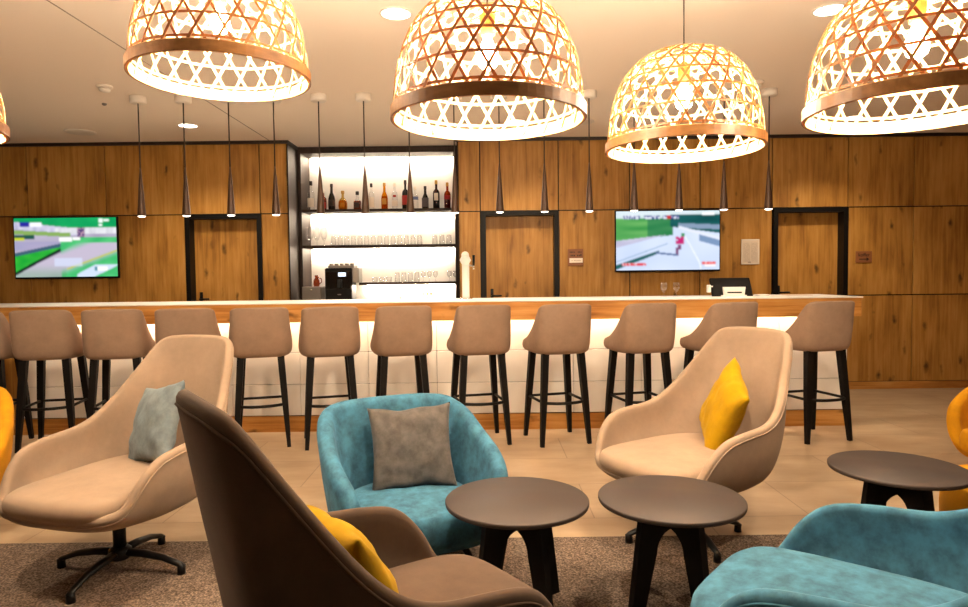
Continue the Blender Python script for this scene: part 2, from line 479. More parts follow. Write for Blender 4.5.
def pillow(w, h, t, seed=0, wr=0.012, n=26):
    vs = []; fs = []
    def pt(u, v, sgn):
        x = w / 2 * u * (1 - 0.10 * (1 - v * v) * abs(u)); z = h / 2 * v * (1 - 0.10 * (1 - u * u) * abs(v))
        b = max(0.0, (1 - u * u) * (1 - v * v)) ** 0.42
        k = noise.noise(Vector((u * 2.2 + seed, v * 2.2, sgn * 3 + seed))) + 0.6 * noise.noise(Vector((u * 5 + seed, v * 3, sgn)))
        y = sgn * (t / 2 * b + wr * k * min(1, b * 2))
        return (x, y, z + 0.01 * noise.noise(Vector((u * 2, seed, 1))))
    top = {}; bot = {}
    for i in range(n + 1):
        for j in range(n + 1):
            u = math.sin((i / n - 0.5) * PI) * 0.4 + (2 * i / n - 1) * 0.6; v = math.sin((j / n - 0.5) * PI) * 0.4 + (2 * j / n - 1) * 0.6
            top[i, j] = len(vs); vs.append(pt(u, v, 1))
            if i in (0, n) or j in (0, n): bot[i, j] = top[i, j]
            else: bot[i, j] = len(vs); vs.append(pt(u, v, -1))
    for i in range(n):
        for j in range(n):
            fs.append((top[i, j], top[i, j + 1], top[i + 1, j + 1], top[i + 1, j]))
            fs.append((bot[i, j], bot[i + 1, j], bot[i + 1, j + 1], bot[i, j + 1]))
    mb = MB(); mb.add(vs, fs, 0, True); return mb

# ================================================================== room shell
WY = 7.52          # wood wall plane
CZ = 2.905         # ceiling
NX0, NX1, NY = -2.21, -0.285, 7.88     # niche in the wall
XL, XR, YB = -6.9, 6.9, -3.2

fl = MB(); fl.box((0, (YB + 9) / 2, -0.05), (XR - XL, 9 - YB, 0.1)); struct(fl.build('floor', M['tile']))
cl = MB(); cl.box((0, (YB + 9) / 2, CZ + 0.05), (XR - XL, 9 - YB, 0.1)); struct(cl.build('ceiling', M['ceiling']))
w = MB(); w.box((XL - 0.05, (YB + 9) / 2, CZ / 2), (0.1, 9 - YB, CZ)); struct(w.build('wall_left', M['plaster']))
w = MB(); w.box((XR + 0.05, (YB + 9) / 2, CZ / 2), (0.1, 9 - YB, CZ)); struct(w.build('wall_right', M['plaster']))
w = MB(); w.box((0, YB - 0.05, CZ / 2), (XR - XL, 0.1, CZ)); struct(w.build('wall_rear', M['plaster']))

# wood wall: backing with door openings + panels with open joints
DOORS = [(-3.39, -2.52), (-0.02, 0.86), (3.30, 4.15)]
DZ = 2.085; SEAM2 = 1.08; BASE = 0.085
wall = MB()
xs_left = [XL, -6.05, -5.17, -4.28, -3.39, -2.53, NX0]
xs_right = [NX1, -0.03, 0.86, 1.67, 2.47, 3.29, 4.15, 4.90, 5.72, XR]
J = 0.013
def is_door(a, b):
    m = (a + b) / 2
    return any(d0 - 0.03 < m < d1 + 0.03 for d0, d1 in DOORS)
for xs in (xs_left, xs_right):
    for a, b in zip(xs[:-1], xs[1:]):
        zs = [(DZ, CZ - 0.02)] if is_door(a, b) else [(BASE, SEAM2), (SEAM2, DZ), (DZ, CZ - 0.02)]
        for z0, z1 in zs:
            wall.box(((a + b) / 2, WY + 0.01, (z0 + z1) / 2), (b - a - J, 0.02, z1 - z0 - J), 0)
for a, b in ((XL, NX0), (NX1, XR)):                       # dark backing behind the joints, with door holes
    cuts = [(d0, d1) for d0, d1 in DOORS if a < d0 < b]
    x = a
    for d0, d1 in cuts + [(b, b)]:
        if d0 > x: wall.box(((x + d0) / 2, WY + 0.09, CZ / 2), (d0 - x, 0.14, CZ), 1)
        if d1 > d0: wall.box(((d0 + d1) / 2, WY + 0.09, (DZ + CZ) / 2), (d1 - d0, 0.14, CZ - DZ), 1)
        x = d1
wall.box((NX0 - 0.005, (WY + NY + 0.5) / 2, CZ / 2), (0.02, NY + 0.5 - WY, CZ), 2)       # niche cheeks
wall.box((NX1 + 0.005, (WY + NY + 0.5) / 2, CZ / 2), (0.02, NY + 0.5 - WY, CZ), 2)
wall.box(((NX0 + NX1) / 2, NY + 0.56, CZ / 2), (NX1 - NX0 + 0.1, 0.08, CZ), 1)
struct(wall.build('wall_back', [M['panel'], M['black'], M['dark_wood']]))
bb = MB()
for a, b in ((XL, -3.39), (-2.52, NX0), (NX1, -0.02), (0.86, 3.30), (4.15, XR)):
    bb.box(((a + b) / 2, WY + 0.006, BASE / 2), (b - a, 0.012, BASE))
struct(bb.build('baseboard_back', M['bar_wood']))
tr = MB()
for a, b in ((XL, NX0 + 0.02), (NX1 - 0.02, XR)): tr.box(((a + b) / 2, WY - 0.01, CZ - 0.017), (b - a, 0.04, 0.034))
tr.box((NX0, (WY + NY) / 2, CZ - 0.017), (0.04, NY - WY, 0.034))
struct(tr.build('trim_1', M['cornice']))
tr = MB(); tr.box((-2.40, (YB + WY) / 2, CZ - 0.0015), (0.007, WY - YB - 0.06, 0.003)); struct(tr.build('trim_2', M['seam']))

for i, ((d0, d1), hs) in enumerate(zip(DOORS, (1, 1, 1))):
    RC = 0.115                                             # leaf sits back in the wall
    leaf = MB(); leaf.box(((d0 + d1) / 2, WY + RC + 0.02, (DZ - 0.05) / 2 + 0.005), (d1 - d0 - 0.10, 0.04, DZ - 0.06))
    lo = struct(leaf.build('door_%d' % (i + 1), M['door']))
    fr = MB(); t = 0.052
    fr.box((d0 + t / 2, WY + 0.06, DZ / 2), (t, 0.16, DZ)); fr.box((d1 - t / 2, WY + 0.06, DZ / 2), (t, 0.16, DZ))
    fr.box(((d0 + d1) / 2, WY + 0.06, DZ - t / 2), (d1 - d0 - 2 * t, 0.16, t))
    fr.build('door_frame', M['black'], lo)
    h = MB(); hx = d0 + 0.115
    h.box((hx, WY + RC - 0.006, 1.12), (0.035, 0.012, 0.16), 0, 0.004)
    h.tube([(hx, WY + RC - 0.01, 1.12), (hx, WY + RC - 0.055, 1.12), (hx + 0.11, WY + RC - 0.055, 1.12)], 0.010)
    h.build('door_handle', M['black_metal'], lo)

# carpet
CE = 3.33
c = MB(); c.box((0, (CE + YB) / 2, 0.002), (XR - XL - 0.04, CE - YB, 0.004))
tag(c.build('lounge_carpet', M['carpet']), 'brown speckled carpet covering the lounge floor in front of the beige tiles', 'carpet')

# ================================================================== back bar: shelving in the niche
sh = thing('bar_shelving', 'tall backlit bar shelving in the dark framed niche behind the counter', 'shelf', ((NX0 + NX1) / 2, NY, 0))
SW = NX1 - NX0 - 0.03; sx = SW / 2
SD = 0.40
f = MB()
f.box((-sx + 0.017, SD / 2, CZ / 2), (0.034, SD, CZ - 0.004)); f.box((sx - 0.017, SD / 2, CZ / 2), (0.034, SD, CZ - 0.004))
f.box((0, SD / 2, CZ - 0.04), (SW - 0.068, SD, 0.072))
f.build('frame', M['dark_wood'], sh)
bp = MB(); bp.box((0, SD + 0.012, CZ / 2), (SW - 0.01, 0.02, CZ - 0.01)); bp.build('back_panel', M['white'], sh)
SHZ = [2.165, 1.737, 1.287]
for k, z in enumerate(SHZ):
    x0 = -sx + 0.034 if k < 2 else -sx + 0.70
    s = MB(); s.box(((x0 + sx - 0.034) / 2, SD / 2, z - 0.016), (sx - 0.034 - x0, SD - 0.01, 0.032)); s.build('shelf_board', M['dark_wood'], sh)
    l = MB(); l.box(((x0 + sx - 0.034) / 2, SD - 0.035, z - 0.036), (sx - 0.1 - x0, 0.03, 0.008)); l.build('led_strip', M['shelf_led'], sh)
l = MB(); l.box((0, SD - 0.035, CZ - 0.08), (SW - 0.14, 0.03, 0.008)); l.build('led_strip', M['shelf_led'], sh)

bc = thing('back_counter', 'dark back counter under the lit shelving carrying the coffee machine', 'counter', ((NX0 + NX1) / 2, WY + 0.03, 0))
b_ = MB(); b_.box((0, 0.16, 0.44), (SW - 0.02, 0.32, 0.88)); b_.build('cabinet_body', M['dark_wood'], bc)
b_ = MB(); b_.box((0, 0.16, 0.90), (SW, 0.33, 0.04)); b_.build('worktop', M['white'], bc)

def ndx(px, d=8.05): return (px - 484) / 658 * d - 0.0
# bottles --------------------------------------------------------
def bottle(px, h, r, label, glass, fill, cap, lab=None, style='tall', lab2=None):
    x = (px - 484) / 658 * 8.06 + 0.022
    t = thing('spirit_bottle', label, 'bottle', (x, 8.06, SHZ[0]), 0, 'spirit bottles on the top shelf')
    if style == 'round':
        prof = [(r * .6, 0), (r * .95, .02 * h), (r * 1.1, .2 * h), (r * 1.05, .42 * h), (r * .7, .58 * h), (r * .32, .66 * h), (r * .3, .84 * h), (r * .36, .86 * h)]
        top = .86 * h
    elif style == 'squat':
        prof = [(r * .95, 0), (r, .03 * h), (r, .42 * h), (r * .9, .5 * h), (r * .4, .6 * h), (r * .34, .8 * h), (r * .4, .82 * h)]; top = .82 * h
    elif style == 'slope':
        prof = [(r * .93, 0), (r, .03 * h), (r, .42 * h), (r * .82, .54 * h), (r * .4, .68 * h), (r * .34, .9 * h), (r * .38, .91 * h)]; top = .88 * h
    else:
        prof = [(r * .93, 0), (r, .025 * h), (r, .56 * h), (r * .85, .63 * h), (r * .36, .70 * h), (r * .33, .86 * h), (r * .38, .87 * h)]; top = .86 * h
    m = MB(); m.lathe(prof, n=20); m.build('glass_body', glass, t)
    if fill is not None:
        lv = [(max(p[0] - .004, .003), p[1] + .002) for p in prof if p[1] < .5 * h] ; lv.append((lv[-1][0] * .96, .5 * h))
        m = MB(); m.lathe(lv, n=18); m.build('spirit', fill, t)
    m = MB(); m.lathe([(r * .42, top), (r * .42, h - .004), (r * .36, h)], n=14); m.build('cap', cap, t)
    def band(z0, z1, mat, span=2.3):
        vs = []; fs = []
        for k in range(13):
            a = -PI / 2 + span * (k / 12 - .5)
            for zz in (z0, z1):
                vs.append((math.cos(a) * (r * 1.012), math.sin(a) * (r * 1.012), zz * h))
                vs.append((math.cos(a) * (r * 1.035), math.sin(a) * (r * 1.035), zz * h))
        for k in range(12):
            a = 4 * k; b = a + 4
            fs += [(a + 1, b + 1, b + 3, a + 3), (a, a + 2, b + 2, b), (a, b, b + 1, a + 1), (a + 2, a + 3, b + 3, b + 2)]
        fs += [(0, 1, 3, 2), (48, 50, 51, 49)]
        q = MB(); q.add(vs, fs); return q.build('label', mat, t)
    if lab: band(*lab)
    if lab2: band(*lab2)
    return t
G = M
bottle(311.5, .36, .043, 'tall clear bottle at the left end of the top shelf', G['glass'], None, G['label_dark'], (.12, .42, G['label_white']))
bottle(323.5, .25, .040, 'small amber bottle with orange label right of the tall clear bottle', G['amber'], G['amber'], G['label_white'], (.1, .42, G['label_red']))
bottle(332, .325, .042, 'black wine-shaped bottle on the top shelf', G['dark_glass'], None, G['label_dark'], (.16, .40, G['label_dark']), 'slope')
bottle(343, .24, .050, 'round gold bottle with medallion label on the top shelf', G['pale'], G['gold'], G['label_gold'], (.14, .38, G['label_gold'], 1.2), 'round')
bottle(357.5, .23, .050, 'squat whisky bottle with dark stopper on the top shelf', G['glass'], G['amber'], G['label_dark'], (.12, .40, G['label_dark'], 1.2), 'squat')
bottle(371.5, .325, .038, 'clear bottle with black cap and cream label on the top shelf', G['glass'], None, G['label_dark'], (.1, .48, G['label_white']))
bottle(384.5, .33, .041, 'bright yellow bottle with orange medallion on the top shelf', G['gold'], G['gold'], G['label_gold'], (.2, .42, G['label_gold'], 1.4), 'slope')
bottle(394.8, .33, .038, 'clear bottle with small red star on the top shelf', G['glass'], None, G['label_white'], (.46, .54, G['label_red'], 1.0), 'tall', (.14, .34, G['label_white']))
bottle(405.3, .36, .041, 'dark bottle with big red label on the top shelf', G['dark_glass'], None, G['label_dark'], (.16, .48, G['label_red'], 2.8))
bottle(414.8, .28, .043, 'clear bottle with blue label behind a pendant tip', G['glass'], None, G['label_white'], (.42, .56, G['label_blue']))
bottle(425, .285, .041, 'dark bottle with grey label on the top shelf', G['dark_glass'], None, G['label_dark'], (.1, .5, G['label_grey'], 2.8), 'slope')
bottle(436, .355, .041, 'tall dark red bottle with small white label on the top shelf', G['red_glass'], G['red_glass'], G['label_gold'], (.3, .55, G['label_white'], 1.2))
bottle(447, .325, .040, 'amber bottle with slanting red label at the right end of the top shelf', G['amber'], G['amber'], G['label_gold'], (.36, .52, G['label_red'], 2.6))

# glasses --------------------------------------------------------
def glass_mesh(kind):
    m = MB()
    if kind == 'tumbler':      # upturned
        o = [(.036, 0), (.036, .004), (.034, .06), (.030, .118), (.028, .124), (.006, .124)]
        i = [(.004, .116), (.027, .116), (.031, .06), (.0335, .0)]
    elif kind == 'goblet':
        o = [(.036, 0), (.036, .004), (.006, .010), (.006, .06), (.02, .075), (.042, .12), (.043, .17), (.036, .235)]
        i = [(.034, .235), (.041, .17), (.040, .122), (.018, .08), (.004, .078)]
    elif kind == 'wine':
        o = [(.030, 0), (.030, .003), (.005, .008), (.004, .045), (.014, .055), (.030, .075), (.033, .095), (.028, .13)]
        i = [(.026, .13), (.031, .095), (.028, .077), (.012, .06), (.003, .058)]
    else:                       # short cup
        o = [(.028, 0), (.034, .004), (.040, .05), (.040, .065)]
        i = [(.038, .065), (.037, .05), (.031, .008), (.004, .007)]
    m.lathe(o + i, n=18); return m
def glasses(kind, pxs, z, y, name, lab, group, mat):
    first = None
    for k, px in enumerate(pxs):
        if first is None: o = first = glass_mesh(kind).build(name, mat)
        else:
            o = first.copy(); COL.objects.link(o)
        o.location = ((px - 484) / 658 * y + 0.022, y, z)
        tag(o, lab % ORD[k], 'glass', group)
glasses('goblet', [309.5, 316.5, 323.5], SHZ[1], 8.06, 'stemmed_beer_glass', 'large stemmed beer glass, %s from left on the middle shelf', 'beer glasses at the left of the middle shelf', M['glass'])
glasses('tumbler', [333 + 6.6 * k for k in range(14)], SHZ[1], 8.08, 'tumbler', 'clear tumbler in the long row on the middle shelf, %s from left', 'tumblers on the middle shelf', M['glass'])
glasses('tumbler', [434, 441, 448], SHZ[1], 8.08, 'tumbler', 'clear tumbler in the short right-hand row on the middle shelf, %s from left', 'tumblers at the right of the middle shelf', M['glass'])
glasses('cup', [373.5, 380.5, 387.5], SHZ[2], 8.06, 'coffee_glass', 'short coffee glass right of the coffee machine, %s on the low shelf', 'coffee glasses on the low shelf', M['glass'])
glasses('tumbler', [396, 402.5, 409, 415.5], SHZ[2], 8.06, 'tumbler', 'clear tumbler in the middle of the low shelf, %s from left', 'tumblers on the low shelf', M['glass'])
glasses('wine', [422, 428, 434], SHZ[2], 8.06, 'wine_glass', 'small stemmed glass in the middle of the low shelf, %s from left', 'stemmed glasses on the low shelf', M['glass'])
glasses('wine', [448, 454], SHZ[2], 8.06, 'wine_glass', 'small stemmed glass behind the beer tap on the low shelf, %s from left', 'stemmed glasses behind the tap', M['glass'])

# coffee machine ---------------------------------------------------
CT = 0.92
cm = thing('coffee_machine', 'black automatic coffee machine with lit display on the back counter', 'coffee machine', (-1.672, 7.70, CT))
m = MB(); m.box((0, 0, .27), (.31, .26, .54), 0, .012); m.build('body', M['black'], cm)
m = MB(); m.box((0, -.133, .40), (.28, .006, .20), 0, .002); m.build('front_panel', M['dark_glass'], cm)
m = MB(); m.box((.045, -.138, .465), (.085, .004, .042)); m.build('display', M['display'], cm)
m = MB(); m.box((0.01, -.137, .235), (.04, .004, .012)); m.build('badge', M['steel'], cm)
m = MB(); m.box((.195, 0, .455), (.078, .22, .17), 0, .006); m.build('bean_hopper', M['steel'], cm)
m = MB(); m.box((.02, -.15, .36), (.05, .05, .10), 0, .006); m.build('spout', M['black_metal'], cm)
m = MB(); m.box((.03, 0, .556), (.30, .2, .03), 0, .004)
for k in range(5): m.cyl((-.09 + .06 * k, -.06, .57), (-.09 + .06 * k, -.06, .595), .022, .026)
m.build('cup_rail', M['steel'], cm)
mc = thing('milk_cooler', 'grey milk cooler box left of the coffee machine', 'cooler', (-1.985, 7.70, CT))
m = MB(); m.box((0, 0, .165), (.22, .24, .33), 0, .008); m.build('body', M['grey_plastic'], mc)
m = MB(); m.box((0, -.122, .165), (.20, .006, .31), 0, .002); m.build('door', M['steel'], mc)
m = MB(); m.cyl((0, -.126, .29), (0, -.14, .29), .012); m.build('knob', M['chrome'], mc)
jr = thing('syrup_jug', 'small brown glass jug on top of the milk cooler', 'jug', (-1.955, 7.70, CT + .33))
m = MB(); m.lathe([(.03, 0), (.038, .02), (.034, .07), (.018, .10), (.02, .13)], n=16); m.build('body', M['amber'], jr)
m = MB(); m.tube([(.034, 0, .03), (.06, 0, .05), (.055, 0, .09), (.02, 0, .105)], .006); m.build('handle', M['amber'], jr)
o = MB(); o.lathe([(.05, 0), (.06, .01), (.062, .16), (.058, .165), (.055, .02), (.004, .015)], n=20)
tag(o.build('black_tub', M['black'], None, (-1.36, 7.68, CT)), 'black tub right of the coffee machine', 'tub')
o = MB(); o.lathe([(.026, 0), (.03, .01), (.03, .14), (.012, .165), (.012, .2)], n=16)
tag(o.build('grey_shaker', M['steel'], None, (-.98, 7.70, CT)), 'grey shaker standing alone on the back counter', 'shaker')
ut = thing('utensil_cup', 'cup holding bar spoons on the back counter left of the beer tap', 'utensils', (-.66, 7.70, CT))
m = MB(); m.lathe([(.035, 0), (.04, .01), (.042, .12), (.039, .12), (.036, .012), (.004, .01)], n=16); m.build('cup', M['steel'], ut)
for k, (dx, dy) in enumerate(((-.05, 0), (.0, .01), (.035, -.01), (.05, .01))):
    m = MB(); m.tube([(dx * .3, dy, .015), (dx, dy, .22)], .004, 6); m.lathe([(.003, -.02), (.011, 0), (.003, .025)], (dx, dy, .23), 8); m.build('spoon', M['brass' if k % 2 else 'steel'], ut)

# ================================================================== bar counter
BX0, BX1 = -5.6, 3.17
BF, BT = 5.73, 1.140       # front face, top height
bar = thing('bar_counter', 'long bar counter with oak top board and lit white tiled front', 'bar counter', (0, 0, 0))
b_ = MB(); b_.box(((BX0 + 3.20) / 2, (5.545 + 6.30) / 2, BT - .005), (3.20 - BX0, 6.30 - 5.545, .010), 0, .002); b_.build('worktop', M['white'], bar)
b_ = MB(); b_.box(((BX0 + 3.19) / 2, 5.575, BT - .0105 - .0775), (3.19 - BX0, .05, .155), 0, .002)
b_.box((3.18, 5.90, BT - .0105 - .0775), (.02, .58, .155)); b_.build('apron_board', M['bar_wood'], bar)
b_ = MB(); b_.box(((BX0 + BX1) / 2, (BF + .02 + 6.30) / 2, .5625), (BX1 - BX0, 6.30 - BF - .02, 1.12)); b_.build('body', M['dark_wood'], bar)
tl = MB(); tz = [.145, .42, .70, .985, 1.118]
x = BX1; TW = 0.598
while x > -4.06:
    x0 = max(x - TW, -4.06)
    for z0, z1 in zip(tz[:-1], tz[1:]):
        tl.box(((x + x0) / 2, BF + .008, (z0 + z1) / 2), (x - x0 - .004, .024, z1 - z0 - .005), 0, .002)
    x = x0
tl.build('tile_front', M['bar_tile'], bar)
pl = MB(); pl.box(((BX0 - 4.065) / 2, BF + .008, .41), (-4.065 - BX0, .024, .53)); pl.build('wood_front', M['panel'], bar)
pl = MB(); pl.box(((BX0 + BX1) / 2, BF + .008, .07), (BX1 - BX0, .024, .138)); pl.build('plinth', M['bar_wood'], bar)
le = MB(); le.box(((-4.06 + BX1) / 2, BF - .075, 1.095), (BX1 + 4.06 - .06, .04, .012)); le.build('led_strip', M['bar_led'], bar)

# beer tap
bt = thing('beer_tap', 'curved white beer tap column with black lever on the counter', 'beer tap', (-.165, 6.05, BT))
m = MB(); m.lathe([(.06, 0), (.06, .008), (.042, .012)], n=20); m.build('base', M['chrome'], bt)
m = MB(); pts = [(0, 0, .01), (0, 0, .25), (0, -.01, .33), (0, -.05, .385), (0, -.12, .40)]
m.tube([tuple(p) for p in spline(pts, 5)], .034, 16); m.lathe([(.002, -.052), (.03, -.042), (.052, 0), (.03, .042), (.002, .052)], (0, -.07, .355), 18)
m.build('column', M['white'], bt)
m = MB(); m.tube([(.034, -.06, .31), (.075, -.06, .30)], .008); m.tube([(.075, -.06, .27), (.075, -.06, .31)], .008); m.build('valve', M['chrome'], bt)
m = MB(); m.tube([(.075, -.06, .31), (.075, -.06, .40)], [.010, .013]); m.build('lever', M['black'], bt)
# payment terminal
ps = thing('payment_terminal', 'dark touchscreen till with white stand on the bar counter', 'till', (2.26, 6.02, BT))
tilt = Matrix.Translation((0, 0, .075)) @ Matrix.Rotation(R(-28), 4, 'X')
m = MB(); m.box((0, 0, 0), (.37, .03, .20), 0, .008, tilt); m.build('screen', M['black'], ps)
m = MB(); m.prism([(-.09, 0), (.09, 0), (.10, .085), (-.10, .085)], -.09, -.06); m.box((0, -.02, .006), (.22, .16, .012), 0, .003); m.build('stand', M['white'], ps)
m = MB(); m.box((0, -.091, .035), (.13, .004, .012)); m.build('slot', M['black'], ps)
m = MB(); m.box((-.205, -.01, .07), (.028, .05, .07), 0, .005); m.box((-.185, -.01, .09), (.03, .02, .012)); m.build('card_reader', M['white'], ps)
for k, px in enumerate((664, 676.5)):
    if k == 0: g0 = glass_mesh('wine').build('wine_glass', M['glass']); g = g0
    else: g = g0.copy(); COL.objects.link(g)
    g.location = ((px - 484) / 658 * 6.0, 6.0, BT)
    tag(g, ('left' if k == 0 else 'right') + ' one of two small glasses on the counter below the cyclist screen', 'glass', 'glasses on the bar counter')
m = MB(); m.box((0, 0, .002), (.22, .14, .004)); tag(m.build('menu_sheet', M['paper'], None, (2.88, 6.05, BT)), 'pale menu sheet lying at the right end of the counter', 'menu')
m = MB(); m.box((0, 0, .006), (.10, .12, .012), 0, .003); tag(m.build('receipt_tray', M['white'], None, (2.55, 6.04, BT)), 'small white tray beside the till on the counter', 'tray')

# ================================================================== bar stools
def build_stool():
    t = thing('bar_stool', 'x', 'bar stool', (0, 0, 0), 0, 'beige bar stools along the counter')
    rim = [(0, .205, .800), (.13, .203, .800), (.20, .19, .802), (.220, .13, .815), (.222, .03, .850), (.214, -.07, .935), (.205, -.165, 1.055), (.195, -.224, 1.102), (.10, -.248, 1.109), (0, -.252, 1.110)]
    mid = [(0, .205, .775), (.13, .203, .775), (.205, .19, .775), (.228, .12, .785), (.230, .02, .82), (.226, -.08, .87), (.215, -.165, .92), (.185, -.218, .94), (.09, -.240, .94), (0, -.243, .94)]
    low = [(0, .195, .750), (.12, .193, .750), (.195, .18, .750), (.220, .11, .755), (.224, .02, .76), (.222, -.08, .765), (.206, -.16, .77), (.165, -.205, .77), (.08, -.222, .77), (0, -.225, .77)]
    bot = [(x * .85, y * .85, .738) for x, y, z in low]
    mb, pipe = bowl([bot, low, mid, rim], .030, 6, 4, 1)
    mb.build('backrest', M['stool'], t)
    puff([(0, .205), (.14, .20), (.20, .16), (.205, 0), (.195, -.14), (.12, -.20), (0, -.21), (-.12, -.20), (-.195, -.14), (-.205, 0), (-.20, .16), (-.14, .20)], .765, .835, .012).build('seat', M['stool'], t)
    foot = []
    for sx_, sy_ in ((-1, 1), (1, 1), (1, -1), (-1, -1)):
        a = Vector((sx_ * .150, sy_ * .150, .745)); b = Vector((sx_ * .200, sy_ * .205, 0)); 
        m = MB(); m.tube([a, a.lerp(b, .5), b], [.037, .033, .021], 4, 0, False); m.build('leg', M['black_wood'], t)
        foot.append(a.lerp(b, .54))
    fr = MB()
    fr.tube([foot[0], foot[1]], .011, 8); fr.tube([foot[1], foot[2]], .011, 8); fr.tube([foot[3], foot[0]], .011, 8)
    mpt = (foot[2] + foot[3]) / 2 + Vector((0, -.06, 0))
    fr.tube([tuple(p) for p in spline([foot[2], foot[2].lerp(mpt, .5) + Vector((0, -.018, 0)), mpt, foot[3].lerp(mpt, .5) + Vector((0, -.018, 0)), foot[3]], 4)], .012, 8)
    fr.build('footrest', M['black_wood'], t)
    return t
st0 = build_stool()
SPX = [-30, 39, 111, 184, 259, 330, 404, 484, 566, 652, 736, 832]
SROT = [10, 12, 14, 13, 17, 16, 14, 13, 15, 14, 19, 14]
SLAB = ['beige bar stool cut off by the left edge of the picture',
        'beige bar stool second from the left, right of the yellow chair', 'beige bar stool third from the left along the counter',
        'beige bar stool half hidden behind the tall back of the left cream chair',
        'beige bar stool just right of the left cream chair, seen square from behind',
        'beige bar stool nearest left of the blue armchair', 'beige bar stool directly behind the blue armchair',
        'beige bar stool standing below the beer tap', 'beige bar stool below the small brown door sign',
        'beige bar stool below the cyclist screen, left of the cream chair', 'beige bar stool mostly hidden behind the right cream chair',
        'beige bar stool at the right end of the counter']
for k, px in enumerate(SPX):
    s = st0 if k == 0 else copy_tree(st0)
    a = R(SROT[k]); d = 5.15
    s.location = ((px - 484) / 658 * d - .22 * math.sin(a), d + .22 * math.cos(a), 0)
    s.rotation_euler = (0, 0, a); s['label'] = SLAB[k]

# ================================================================== cone pendants over the bar
def build_pendant():
    t = thing('cone_pendant', 'x', 'pendant lamp', (0, 0, 0), 0, 'slim cone pendants over the bar')
    m = MB(); m.lathe([(.066, 0), (.068, -.05), (.060, -.058)], n=20); m.build('ceiling_rose', M['white_plastic'], t)
    m = MB(); m.cyl((0, 0, -.04), (0, 0, -.62), .0055, n=8); m.build('cord', M['cord'], t)
    m = MB(); m.lathe([(.006, -.60), (.014, -.70), (.035, -1.005), (.035, -1.012), (.030, -1.010)], n=20); m.build('shade', M['bronze'], t)
    m = MB(); m.lathe([(.0295, -1.009), (.0295, -1.014), (.02, -1.018)], n=16); m.build('lens', M['pendant_face'], t)
    return t
pn0 = build_pendant()
for k in range(15):
    p = pn0 if k == 0 else copy_tree(pn0)
    d = 5.66
    p.location = ((144.5 + 44.55 * k - 484) / 658 * d, d, CZ)
    p['label'] = 'slim dark cone pendant over the bar, %s from left in the row' % ORD[k]
    L = bpy.data.lights.new('pendant_spot', 'SPOT'); L.energy = PENDANT_W; L.color = WARM; L.spot_size = R(80); L.spot_blend = .6; L.shadow_soft_size = .02
    lo = bpy.data.objects.new('pendant_spot', L); COL.objects.link(lo); lo.location = (0, 0, -1.03); lo.parent = p

